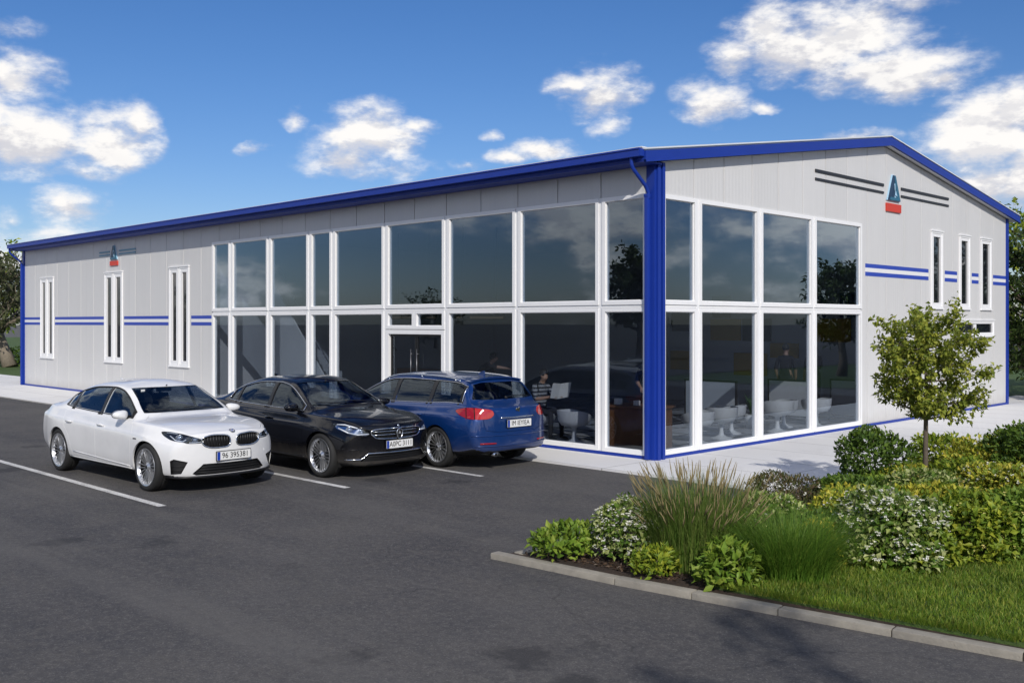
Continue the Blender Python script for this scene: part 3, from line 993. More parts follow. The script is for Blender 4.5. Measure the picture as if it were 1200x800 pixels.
for (x, z, c, w, h, d) in sqs:
    o = MB().box((-w/2, -.04, -h/2), (w/2, 0, h/2), bev=.008).build('wall_panel', SQ[c], None, (x, RY1, z))
    tag(o, '%s felt square on showroom rear wall, %s' % (c, d), 'wall panel', 'felt squares on the showroom wall')

m_or('tub', (0.72,0.72,0.7), .4, coat=.1); m_or('cushion', (0.12,0.16,0.05), .9); m_or('tub_grey', (0.55,0.56,0.58), .4)
def tub_chair(label, loc, rz, s=1.0, shell='tub', cush='cushion'):
    t = thing('tub_chair', label, 'chair', loc, rz, 'white pedestal tub chairs')
    b = MB()
    # bucket shell: open at the front third, rim height falls to the front
    seg = 28; vs = []; fs = []
    prof = [(.10,.30), (.24,.33), (.305,.42), (.325,.6)]
    rows = []
    for inner in (0, 1):
        for (r, z) in (prof if not inner else prof[::-1]):
            row = []
            for k in range(seg):
                a = 2*PI*k/seg
                drop = max(0, math.cos(a))**2 * .12 if z > .45 else 0
                rr = r - (.03 if inner else 0)
                row.append((rr*math.cos(a)*s, rr*.95*math.sin(a)*s, (z - drop + (.03 if inner and z < .5 else 0))*s))
            rows.append(row)
    for row in rows: vs += row
    for i in range(len(rows)-1):
        for k in range(seg):
            k2 = (k+1) % seg
            fs.append((i*seg+k, i*seg+k2, (i+1)*seg+k2, (i+1)*seg+k))
    fs.append(tuple(range(seg-1, -1, -1))); fs.append(tuple((len(rows)-1)*seg + k for k in range(seg)))
    b.add(vs, fs, 0, True)
    b.build('shell', M[shell], t, sharp=50)
    c = MB(); c.lathe([(0.0,.355), (.2,.36), (.265,.39), (.275,.43), (.24,.47), (0.0,.48)], 24)
    c.mesh
    o = c.build('cushion', M[cush], t); o.scale = (s,s,s)
    p = MB(); p.lathe([(.0,.0), (.2,.0), (.2,.012), (.12,.03), (.05,.07), (.035,.16), (.045,.27), (.09,.31), (0,.31)], 24)
    o = p.build('pedestal', M[shell], t, sharp=40); o.scale = (s,s,s)
    return t
FZ = .036
tub_chair('white pedestal tub chair, leftmost in the row behind the gable glass', (-.85,2.5,FZ), R(200))
tub_chair('white pedestal tub chair, second in the row behind the gable glass', (-.95,3.45,FZ), R(170), 1.03)
tub_chair('white pedestal tub chair half hidden by a gable window bar', (-1.3,4.35,FZ), R(150), .98)
tub_chair('white pedestal tub chair in front of the two standing men', (-.8,5.3,FZ), R(185), 1.1)
tub_chair('white pedestal tub chair just right of the standing men', (-1.2,6.25,FZ), R(190), .98)
tub_chair('white pedestal tub chair nearest the far end of the gable glass', (-.75,6.85,FZ), R(170), 1.03)
tub_chair('grey pedestal tub chair beside the seated reader behind front glass', (-2.5,.85,FZ), R(60), 1.02, 'tub_grey', 'black')
tub_chair('grey pedestal tub chair the reading man sits in', (-3.45,.95,FZ), R(-10), 1.0, 'tub_grey', 'black')

# pale low screens with dark frames behind the chairs
m_or('screen', (0.55,0.56,0.56), .5)
for i, (x, y, w, lb) in enumerate(((-3.05,6.2,1.35,'pale low partition screen with black frame left of the standing men'), (-1.75,7.6,1.2,'pale low partition screen with black frame in front of the standing men'), (-.85,8.6,.9,'small pale partition screen with black frame right of the standing men'))):
    t = thing('partition_screen', lb, 'screen', (x,y,FZ), 0, 'low partition screens')
    MB().box((-w/2,-.015,.12), (w/2,.015,.92)).build('panel', M['screen'], t)
    f = MB(); frame_ring(f, lambda u, z, d: (u, -d, z), -w/2-.03, w/2+.03, .09, .95, .035, -.025, .025)
    for sx in (-1, 1): f.box((sx*w/2-.02,-.16,0), (sx*w/2+.02,.16,.03)); f.box((sx*w/2-.018,-.018,.03), (sx*w/2+.018,.018,.09))
    fix(f.build('frame', M['black'], t))

# reception desk, things on it
m_or('wood', (0.16,0.07,0.03), .45, var=.3, vscale=12); m_or('card', (0.75,0.74,0.7), .6)
t = thing('reception_desk', 'brown wooden desk behind the front glass by the blue corner', 'desk', (-1.25,1.25,FZ), R(8))
MB().box((-.75,-.35,.72), (.55,.35,.76), bev=.006).build('top', M['wood'], t)
MB().box((-.7,-.3,.0), (.5,-.26,.72)).build('front_panel', M['wood'], t)
for sx in (-.7, .46): MB().box((sx,-.255,0), (sx+.04,.3,.72)).build('side_panel', M['wood'], t)
for i, (x, y, s, lb) in enumerate(((-1.62,1.08,.11,'small white card box on the brown desk, left one'), (-1.22,1.12,.09,'small white card box on the brown desk, right one'))):
    o = MB().box((-s/2,-s/2,0), (s/2,s/2,s), bev=.004).build('card_box', M['card'], None, (x,y,FZ+.762)); tag(o, lb, 'box', 'white boxes on the desk')
t = thing('vase', 'slim pale vase with dark stems on the brown desk', 'vase', (-1.0,1.2,FZ+.762))
MB().lathe([(0,0), (.045,0), (.05,.05), (.03,.14), (.02,.2), (.03,.24), (.024,.24), (.0,.2)], 16).build('body', M['card'], t)
vb = MB()
for k in range(7):
    a = k*.9; vb.tube([(0,0,.12), (.03*math.cos(a),.03*math.sin(a),.32), (.1*math.cos(a),.1*math.sin(a),.55)], [.005,.004,.002], 5)
m_or('stem', (0.03,0.06,0.015), .7)
vb.build('stems', M['stem'], t)

# things hung from the ceiling
for i, (x, y, z, lb) in enumerate(((-10.1,3.2,2.62,'black box display hung from ceiling behind the entrance door bay'), (-7.6,3.2,2.6,'black box display hung from ceiling right of the entrance door bay'))):
    t = thing('hanging_display', lb, 'display', (x,y,z), R(45), 'hanging black displays')
    MB().box((-.6,-.06,-.24), (.6,.06,.24), bev=.02).build('housing', M['black'], t)
    MB().box((-.56,-.067,-.2), (.56,-.0605,.2)).build('screen', M['pane_dark'], t)
    r = MB()
    for sx in (-.4, .4): r.tube([(sx,0,.24), (sx,0,4.6-z)], .012, 6)
    r.build('rods', M['black'], t)
t = thing('pendant_lamp', 'thin black pendant lamp with long cord left of the door', 'lamp', (-9.4,1.9,1.62))
MB().tube([(0,0,.2), (.02,0,1.0), (-.03,.02,1.9), (0,0,2.98)], .012, 6).build('cord', M['black'], t)
MB().lathe([(.03,.22), (.05,.2), (.16,.0), (.15,.0), (.03,.19)], 20).build('shade', M['black'], t)
t = thing('sideboard', 'brown sideboard deep inside behind the black sedan roof', 'cabinet', (-11.2,4.4,FZ), R(0))
MB().box((-.8,-.25,.1), (.8,.25,1.0), bev=.01).build('body', M['wood'], t)
for sx in (-.4, .4): MB().box((sx-.36,-.27,.15), (sx+.36,-.252,.95), bev=.004).build('door', M['wood'], t)
sd = MB()
for sx in (-.7, .7):
    for sy in (-.2, .2): sd.box((sx-.03,sy-.03,0), (sx+.03,sy+.03,.1))
sd.build('plinth', M['black'], t)
# sloping stair with pale side panel at the left end
t = thing('staircase', 'pale staircase with sloping solid side seen through the left glazing', 'stairs', (-14.6,1.7,FZ))
Mx = basis((0,0,0), (1,0,0), (0,0,1), (0,1,0))
st = MB()
for k in range(14): st.box((.25+.0+k*.2-.24, .06, (13-k)*.19+.0), (.25+k*.2, 1.0, (13-k)*.19+.19))
st.build('steps', M['int_wall'], t)
pm = MB(); pm.prism([(-.05,0), (3.0,0), (3.15,.12), (3.15,.35), (-.05,3.6)], Mx, 0, .05); pm.build('side_panel', M['tub'], t)
hr = MB(); hr.tube([(3.2,.03,.02), (3.2,.03,.95), (2.9,.03,1.1), (0,.03,4.25)], .025, 8); hr.build('handrail', M['steel'], t)
# planter with spiky leaves near the chairs
t = thing('planter', 'round white planter of spiky green leaves by the standing men', 'planter', (-1.55,5.6,FZ))
MB().lathe([(0,0), (.15,0), (.2,.3), (.19,.3), (.0,.25)], 20).build('pot', M['tub'], t)
sp = MB()
for k in range(22):
    a = random.uniform(0, 6.28); l = random.uniform(.3,.5); b_ = random.uniform(.05,.25)
    n_ = Vector((-math.sin(a), math.cos(a), 0))*.02
    p0 = Vector((.05*math.cos(a), .05*math.sin(a), .27)); p1 = p0 + Vector((math.cos(a)*b_*.5, math.sin(a)*b_*.5, l*.6)); p2 = p0 + Vector((math.cos(a)*b_, math.sin(a)*b_, l))
    sp.add([p0-n_, p0+n_, p1+n_*.8, p1-n_*.8, p2], [(0,1,2,3), (3,2,4)])
m_or('spike', (0.06,0.16,0.03), .5)
sp.build('leaves', M['spike'], t)
# ------------------------------------------------------------------ cars
def pchip(pts):
    """shape-preserving cubic through (x, value) points"""
    xs = np.array([p[0] for p in pts], float); ys = np.array([p[1] for p in pts], float)
    h = np.diff(xs); dl = np.diff(ys)/h
    n = len(xs); d = np.zeros(n)
    if n == 2: d[:] = dl[0]
    else:
        for i in range(1, n-1):
            if dl[i-1]*dl[i] > 0:
                w1 = 2*h[i]+h[i-1]; w2 = h[i]+2*h[i-1]
                d[i] = (w1+w2)/(w1/dl[i-1]+w2/dl[i])
        d[0] = dl[0]; d[-1] = dl[-1]
    def f(x):
        x = min(max(x, xs[0]), xs[-1])
        i = min(max(np.searchsorted(xs, x)-1, 0), n-2)
        t = (x-xs[i])/h[i]
        return float((2*t**3-3*t**2+1)*ys[i] + (t**3-2*t**2+t)*h[i]*d[i] + (-2*t**3+3*t**2)*ys[i+1] + (t**3-t**2)*h[i]*d[i+1])
    return f

def catmull(P, n):
    """centripetal Catmull-Rom through 2D points, n steps per span"""
    P = [np.array(p, float) for p in P]
    a = P[0]*np.array([-1,1]) if False else 2*P[0]-P[1]
    a = np.array([-P[1][0], P[1][1]]); b = np.array([-P[-2][0], P[-2][1]])
    Q = [a] + P + [b]
    out = []
    for i in range(1, len(Q)-2):
        p0, p1, p2, p3 = Q[i-1:i+3]
        t0 = 0; t1 = t0 + max(np.linalg.norm(p1-p0), 1e-5)**.5; t2 = t1 + max(np.linalg.norm(p2-p1), 1e-5)**.5; t3 = t2 + max(np.linalg.norm(p3-p2), 1e-5)**.5
        for k in range(n):
            t = t1 + (t2-t1)*k/n
            A1 = (t1-t)/(t1-t0)*p0 + (t-t0)/(t1-t0)*p1; A2 = (t2-t)/(t2-t1)*p1 + (t-t1)/(t2-t1)*p2; A3 = (t3-t)/(t3-t2)*p2 + (t-t2)/(t3-t2)*p3
            B1 = (t2-t)/(t2-t0)*A1 + (t-t0)/(t2-t0)*A2; B2 = (t3-t)/(t3-t1)*A2 + (t-t1)/(t3-t1)*A3
            out.append((t2-t)/(t2-t1)*B1 + (t-t1)/(t2-t1)*B2)
    out.append(P[-1])
    return out

def smoothstep(a, b, x):
    t = min(max((x-a)/(b-a), 0), 1)
    return t*t*(3-2*t)

class CarShape:
    def __init__(s, C):
        s.C = C
        s.f = {k: pchip(v) for k, v in C['curves'].items()}
        s.xr, s.xf = C['xr'], C['xf']
        xs = list(np.linspace(s.xr, s.xf, 84))
        rows = []; NP = 5
        zc = C.get('zc', .5)
        caps = [(.985,.028), (.955,.052), (.87,.070), (.6,.082), (.3,.086)]
        def sec(x):
            f = s.f
            zb = f['zbot'](x); zt = f['z_top'](x); zr = f['z_rr'](x); zl = f['z_bl'](x); wl = f['w_bl'](x); wr = f['w_rr'](x)
            P = [(0,zb), (f['w_sill'](x)-.1, zb), (f['w_sill'](x), zb+.05), (f['w_mid'](x), f['z_mid'](x)), (f['w_sh'](x), f['z_sh'](x)-.012), (f['w_sh'](x)-.019, f['z_sh'](x)+.022),
                 (wl+.012, zl-.012), (wl-.012, zl+.008), (wr, zr), (wr*.62, zr+(zt-zr)*.72), (0, zt)]
            return catmull(P, NP)
        def bow(x, y):
            bf = C['bow_f']*smoothstep(s.xf-1.0, s.xf, x)
            br = C['bow_r']*smoothstep(s.xr+.8, s.xr, x)
            k = (abs(y)/.9)**2.3
            return -bf*k + br*k
        lean_f = C.get('lean_f', 0.0); lean_r = C.get('lean_r', 0.0)
        def put(x, pts, sc, dx):
            row = []
            for (y, z) in pts:
                yy = y*sc; zz = zc + (z-zc)*sc
                ln = -lean_f*(zz-zc)*smoothstep(s.xf-.5, s.xf, x) + lean_r*(zz-zc)*smoothstep(s.xr+.5, s.xr, x)
                row.append((x + dx + bow(x, yy) + ln, yy, zz))
            return row
        for (sc, dx) in reversed(caps): rows.append(put(s.xr, sec(s.xr), sc, -dx))
        for x in xs: rows.append(put(x, sec(x), 1, 0))
        for (sc, dx) in caps: rows.append(put(s.xf, sec(s.xf), sc, dx))
        # full ring: left half (y>0) bottom->top, then right half top->bottom
        V = []; F = []
        n = len(rows[0])
        ring = 2*n-2
        for r in rows:
            V += r + [(x,-y,z) for (x,y,z) in r[-2:0:-1]]
        for i in range(len(rows)-1):
            for k in range(ring):
                k2 = (k+1) % ring
                F.append((i*ring+k, (i+1)*ring+k, (i+1)*ring+k2, i*ring+k2))
        a = len(V); V.append((s.xr-.088, 0, zc)); b = len(V); V.append((s.xf+.088, 0, zc))
        for k in range(ring):
            k2 = (k+1) % ring
            F.append((k, k2, a)); L = (len(rows)-1)*ring; F.append((L+k2, L+k, b))
        me = bpy.data.meshes.new('outer'); me.from_pydata(V, [], F); me.update()
        bm = bmesh.new(); bm.from_mesh(me); bmesh.ops.recalc_face_normals(bm, faces=bm.faces[:]); bm.normal_update()
        bm.verts.ensure_lookup_table()
        s.V = np.array([v.co[:] for v in bm.verts]); s.N = np.array([v.normal[:] for v in bm.verts])
        s.F = [tuple(v.index for v in f.verts) for f in bm.faces]
        if bm.calc_volume(signed=True) < 0:
            s.F = [f[::-1] for f in s.F]; s.N = -s.N
        bm.free()
        from mathutils.bvhtree import BVHTree
        s.bvh = BVHTree.FromPolygons([tuple(v) for v in s.V], s.F)
        bpy.data.meshes.remove(me)
    def shell(s, d0, d1):
        A = s.V - s.N*d0; B = s.V - s.N*d1
        n = len(A)
        me = bpy.data.meshes.new('shell')
        me.from_pydata([tuple(p) for p in A] + [tuple(p) for p in B], [], list(s.F) + [tuple(i+n for i in f[::-1]) for f in s.F])
        me.update()
        return me
    def solid(s, d):
        me = bpy.data.meshes.new('solid'); me.from_pydata([tuple(p) for p in (s.V - s.N*d)], [], list(s.F)); me.update(); return me
    def hit(s, o, d):
        r = s.bvh.ray_cast(Vector(o), Vector(d).normalized())
        return r[0], r[1]
    def side(s, x, z, sg=1):     # point on the flank
        p, n = s.hit((x, 2*sg, z), (0, -sg, 0)); return p, n
    def front(s, y, z, sg=1):
        p, n = s.hit((4*sg, y, z), (-sg, 0, 0)); return p, n

_ba = None
def boolean(me, cut, op):
    a = bpy.data.objects.new('ba', me); b = bpy.data.objects.new('bb', cut)
    COL.objects.link(a); COL.objects.link(b)
    md = a.modifiers.new('b', 'BOOLEAN'); md.object = b; md.operation = op
    try: md.solver = 'MANIFOLD'
    except Exception: md.solver = 'EXACT'
    dg = bpy.context.evaluated_depsgraph_get()
    r = bpy.data.meshes.new_from_object(a.evaluated_get(dg))
    if op != 'DIFFERENCE' and len(r.polygons) == 0 or len(r.polygons) == len(me.polygons):
        md.solver = 'EXACT'
        dg = bpy.context.evaluated_depsgraph_get()
        r = bpy.data.meshes.new_from_object(a.evaluated_get(dg))
    bpy.data.objects.remove(a); bpy.data.objects.remove(b)
    return r

def cutter(prisms):
    """prisms: list of (outline, matrix, h0, h1) -> one mesh"""
    mb = MB()
    for (o, Mx, h0, h1) in prisms: mb.prism(o, Mx, h0, h1)
    me = bpy.data.meshes.new('cut'); me.from_pydata(mb.v, [], mb.f); me.update()
    bm = bmesh.new(); bm.from_mesh(me)
    bmesh.ops.recalc_face_normals(bm, faces=bm.faces[:]); bm.to_mesh(me); bm.free()
    return me

def shrink(poly, d):
    """move an outline inwards by d"""
    n = len(poly)
    a = sum(poly[i][0]*poly[(i+1) % n][1]-poly[(i+1) % n][0]*poly[i][1] for i in range(n))
    sg = 1 if a > 0 else -1
    out = []
    for i in range(n):
        p0 = Vector(poly[i-1]).to_2d(); p1 = Vector(poly[i]).to_2d(); p2 = Vector(poly[(i+1) % n]).to_2d()
        e1 = (p1-p0); e2 = (p2-p1)
        n1 = Vector((-e1.y, e1.x)); n2 = Vector((-e2.y, e2.x))
        nn = (n1.normalized() if n1.length > 1e-9 else Vector((0,0))) + (n2.normalized() if n2.length > 1e-9 else Vector((0,0)))
        if nn.length > 1e-6: nn.normalize()
        out.append((p1.x + nn.x*d*sg, p1.y + nn.y*d*sg))
    return out

def finish(me, name, mats, parent, under=None, sharp=38):
    me.materials.clear()
    for m in mats: me.materials.append(m)
    n = len(me.polygons)
    me.polygons.foreach_set('use_smooth', [True]*n)
    mi = [0]*n
    if under is not None:
        for i, p in enumerate(me.polygons):
            if under(p): mi[i] = 1
    me.polygons.foreach_set('material_index', mi)
    me.set_sharp_from_angle(angle=R(sharp))
    return link(name, me, parent)

def mirror_y(poly): return [(-p[0], p[1]) for p in poly]

def paint(name, col, metal=0.0, rough=0.3, flake=0.0, coat=1.0, spec=.5):
    m = new_mat(name)
    q = NT(m.node_tree)
    out = q.n('ShaderNodeOutputMaterial'); b = q.n('ShaderNodeBsdfPrincipled')
    tc = q.n('ShaderNodeTexCoord').outputs['Object']
    dirt = q.noise(tc, 3.0, 5, 0.65)
    g = q.n('ShaderNodeNewGeometry')
    b.inputs['Metallic'].default_value = metal
    b.inputs['Specular IOR Level'].default_value = spec
    b.inputs['Coat Weight'].default_value = coat; b.inputs['Coat Roughness'].default_value = 0.03
    q.set(b.inputs['Base Color'], q.mix(q.smooth(dirt, .3, .75), c4([x*1.02 for x in col]), c4([x*.94 + .002 for x in col])))
    # road dust low on the flanks
    sp = q.n('ShaderNodeSeparateXYZ'); q.set(sp.inputs[0], tc)
    low = q.smooth(q.math('ADD', sp.outputs[2], q.math('MULTIPLY', q.noise(tc, 6, 5, .7), .3)), .68, .30, 0, .30)
    q.set(b.inputs['Base Color'], q.mix(low, b.inputs['Base Color'].links[0].from_socket, c4((.16,.145,.125))))
    q.set(b.inputs['Roughness'], q.math('MULTIPLY_ADD', low, .6, rough))
    q.set(b.inputs['Coat Weight'], q.math('MULTIPLY_ADD', low, -coat*1.2, coat, clamp=True))
    bp = q.n('ShaderNodeBump', i_Strength=0.012, i_Distance=0.02)
    q.set(bp.inputs['Height'], q.noise(tc, 5, 2))
    q.set(b.inputs['Coat Normal'], bp.outputs[0])
    q.set(out.inputs[0], b.outputs[0])
    return m
M['car_white'] = paint('white_car_paint', (0.80,0.80,0.80), 0, .35)
M['car_black'] = paint('black_car_paint', (0.0025,0.0028,0.005), 0, .25, coat=.75, spec=.15)
M['car_blue'] = paint('deep_blue_car_paint', (0.0025,0.034,0.165), .35, .3)
M['car_glass'] = glass_mat('car_window_glass', (0.52,0.56,0.60), 1.5, 1.2)
M['lens'] = glass_mat('clear_lamp_lens', (0.85,0.87,0.9), 1.5, 1.0)
M['lamp_dark'] = mat('lamp_housing_dark', (0.03,0.032,0.036), .25)
M['lamp_chrome'] = mat('lamp_reflector', (0.75,0.77,0.8), .15, 1.0, var=.02)
M['drl'] = mat('frosted_lamp_strip', (0.8,0.82,0.85), .2)
M['tail_red'] = mat('red_tail_lens', (0.30,0.004,0.005), .1, coat=1.0, var=.15)
M['tail_pale'] = mat('pale_red_tail_lens', (0.45,0.02,0.018), .12, coat=1.0, var=.1)
M['amber'] = mat('amber_lens', (0.7,0.15,0.04), .12, coat=1.0)
M['tyre'] = mat('tyre_rubber', (0.016,0.016,0.016), .75, bump=.15)
M['cabin'] = mat('dark_cabin_trim', (0.018,0.018,0.02), .7)
M['seat_cloth'] = mat('seat_cloth', (0.035,0.035,0.038), .8)
M['plate_white'] = mat('plate_white', (0.78,0.78,0.76), .35, var=.03)
M['plate_blue'] = mat('plate_blue', (0.012,0.05,0.35), .35)
M['ink'] = mat('plate_ink', (0.012,0.012,0.014), .4)
M['under'] = mat('underbody', (0.008,0.008,0.008), .9)
M['mirror'] = mat('mirror_glass', (0.8,0.8,0.82), .03, 1.0, var=0.01)
M['paper_white'] = mat('white_paper', (0.7,0.7,0.68), .8)

def wheel(parent, loc, side, style, Rw, W):
    """wheel > tyre, rim, brake_disc ; local Z is the axle pointing outwards"""
    w = empty('wheel', parent, loc, (R(-90) if side > 0 else R(90), 0, 0))
    t = MB(); rr = Rw*.765
    t.lathe([(rr-.005,-W/2+.02), (rr+.012,-W/2), (Rw*.93,-W/2-.002), (Rw*.985,-W/2+.02), (Rw,-W/2+.05), (Rw,-.012), (Rw-.007,-.01), (Rw-.007,.01), (Rw,.012), (Rw,W/2-.05), (Rw*.985,W/2-.02), (Rw*.93,W/2+.002), (Rw*.86,W/2+.006), (rr+.012,W/2), (rr-.005,W/2-.015)], 56)
    t.build('tyre', M['tyre'], w, sharp=50)
    r = MB()
    r.lathe([(rr-.012,-W/2+.02), (rr-.02,W/2-.06), (rr-.02,W/2-.045)], 56, 1)
    r.lathe([(rr-.02,W/2-.045), (rr-.006,W/2-.012), (rr+.006,W/2-.002), (rr+.004,W/2+.004), (rr-.012,W/2-.001), (rr-.022,W/2-.02), (rr-.03,W/2-.04)], 56)
    r.lathe([(0,W/2-.012), (.03,W/2-.012), (.036,W/2-.018), (.052,W/2-.026), (.07,W/2-.04), (.07,W/2-.08), (0,W/2-.08)], 30)
    n, tw, wd = style['n'], style.get('twist', 0), style['w']
    for k in range(n):
        for off in style['pair']:
            a = 2*PI*k/n
            ca, sa = math.cos(a), math.sin(a)
            o0 = off[0]; o1 = off[1]
            # four stations along the spoke, dished inwards towards the hub
            st = [(.055, o0, W/2-.034, wd*.8), (rr*.45, o0+(o1-o0)*.4, W/2-.028, wd*.75), (rr*.8, o0+(o1-o0)*.8, W/2-.016, wd*.8), (rr-.01, o1, W/2-.014, wd*1.1)]
            vs = []
            for (rad, of, z, ww) in st:
                for (sx, dz) in ((-1, -.03), (-.7, 0), (.7, 0), (1, -.03)):
                    x, y = rad, of + sx*ww
                    vs.append((x*ca - y*sa, x*sa + y*ca, z + dz))
            fs = []
            for i in range(3):
                for j in range(3):
                    fs.append((i*4+j, (i+1)*4+j, (i+1)*4+j+1, i*4+j+1))
                fs.append((i*4+3, (i+1)*4+3, (i+1)*4, i*4))
            r.add(vs, fs, 0, False)
    for k in range(5):
        a = 2*PI*k/5 + .3
        r.lathe([(0,W/2-.02), (.008,W/2-.022), (.009,W/2-.04)], 8, 1, Matrix.Translation((.048*math.cos(a), .048*math.sin(a), -.008)))
    r.build('rim', [style['mat'], M['black']], w, sharp=35)
    b = MB(); b.lathe([(0,-.02), (rr*.66,-.02), (rr*.66,.0), (.09,.0), (.08,.035), (0,.035)], 40)
    b.box((rr*.5,-.06,-.02), (rr*.86,.06,.04), 1)
    b.lathe([(rr-.02,-W/2+.03), (rr-.03,-W/2+.03), (0,-W/2+.03)], 30, 1)
    b.build('brake_disc', [M['dark_alloy'], M['black']], w, sharp=40)
    c = MB(); c.lathe([(0,W/2-.006), (.022,W/2-.007), (.026,W/2-.013)], 20); c.build('hub_cap', M['black'], w)
    return w

def seat(parent, x, y, wide=.5, head=1):
    s = MB()
    s.box((x-.25,y-wide/2,.30), (x+.27,y+wide/2,.47), 0, None, .05)
    Mx = Matrix.Translation((x-.22,y,.42)) @ Matrix.Rotation(R(-20),4,'Y')
    s.box((-.07,-wide/2,0), (.07,wide/2,.60), 0, Mx, .05)
    for k in range(head):
        yy = 0 if head == 1 else (-wide*.3 + k*wide*.6/(head-1))
        s.box((-.05,yy-.13,.64), (.05,yy+.13,.82), 0, Mx, .04)
        s.tube([(0,yy-.04,.58), (0,yy-.04,.66)], .008, 6, 0, Mx); s.tube([(0,yy+.04,.58), (0,yy+.04,.66)], .008, 6, 0, Mx)
    return s.build('seat', M['seat_cloth'], parent)

def surf_tube(name, S, pts, rad, material, parent, off=0.0, step=.05, closed=False, mode='side', sg=1):
    """strip that follows the body: pts in (x,z) for the flank or (y,z) for front/rear"""
    P = []
    seq = list(pts) + ([pts[0]] if closed else [])
    for a, b in zip(seq[:-1], seq[1:]):
        L = math.hypot(b[0]-a[0], b[1]-a[1]); n = max(1, int(L/step))
        for k in range(n): P.append((a[0]+(b[0]-a[0])*k/n, a[1]+(b[1]-a[1])*k/n))
    P.append(seq[-1])
    out = []
    for (u, z) in P:
        p, n = S.side(u, z, sg) if mode == 'side' else S.front(u, z, sg)
        if p is None: continue
        if n.dot(Vector((0,sg,0)) if mode == 'side' else Vector((sg,0,0))) < 0: n = -n
        out.append(p + n*off)
    if len(out) < 2: return None
    mb = MB(); mb.tube(out, rad, 6)
    return mb.build(name, material, parent)

def number_plate(parent, p, rx, text, w=.50, h=.115, tilt=0):
    """plate facing local +X (rx=0) or -X (rx=pi), with band and characters as its own pieces"""
    pl = empty('number_plate', parent, p, (0, tilt, rx))
    a = MB(); a.prism(rrect(w+.02, h+.02, .012), SX(), -.012, 0); a.build('surround', M['black'], pl)
    a = MB(); a.prism(rrect(w, h, .008), SX(), .0, .004); a.build('plate_face', M['plate_white'], pl)
    a = MB(); a.prism(rrect(.045, h-.004, .006), SX() @ Matrix.Translation((-w/2+.026,0,0)), .004, .0055); a.build('blue_band', M['plate_blue'], pl)
    Mx = basis((.0062,.02,0), (0,1,0), (0,0,1), (1,0,0))
    text_mesh('plate_characters', text, h*.92, M['ink'], pl, Mx, .001, sx=.88*w/.5)
    # thin rim line
    return pl

def roundel(parent, p, nrm, r, cols):
    """quartered round badge"""
    z = Vector(nrm).normalized(); y = Vector((0,0,1)); y = (y - z*y.dot(z)).normalized(); x = y.cross(z)
    Mx = basis(Vector(p), x, y, z)
    mb = MB()
    mb.lathe([(0,.0), (r,.0), (r,.006), (r*.93,.009), (r*.9,.006), (0,.006)], 28, 0, Mx)
    mb.lathe([(r*.9,.0065), (r*.62,.0075)], 28, 1, Mx)
    for k in range(4):
        vs = [(0,0,.008)]
        for j in range(6):
            a = R(90*k + 18*j); vs.append((r*.6*math.cos(a), r*.6*math.sin(a), .008))
        mb.add(vs, [(0,j,j+1) for j in range(1,6)], 2 + k % 2, False, Mx)
    return mb.build('badge', cols, parent)

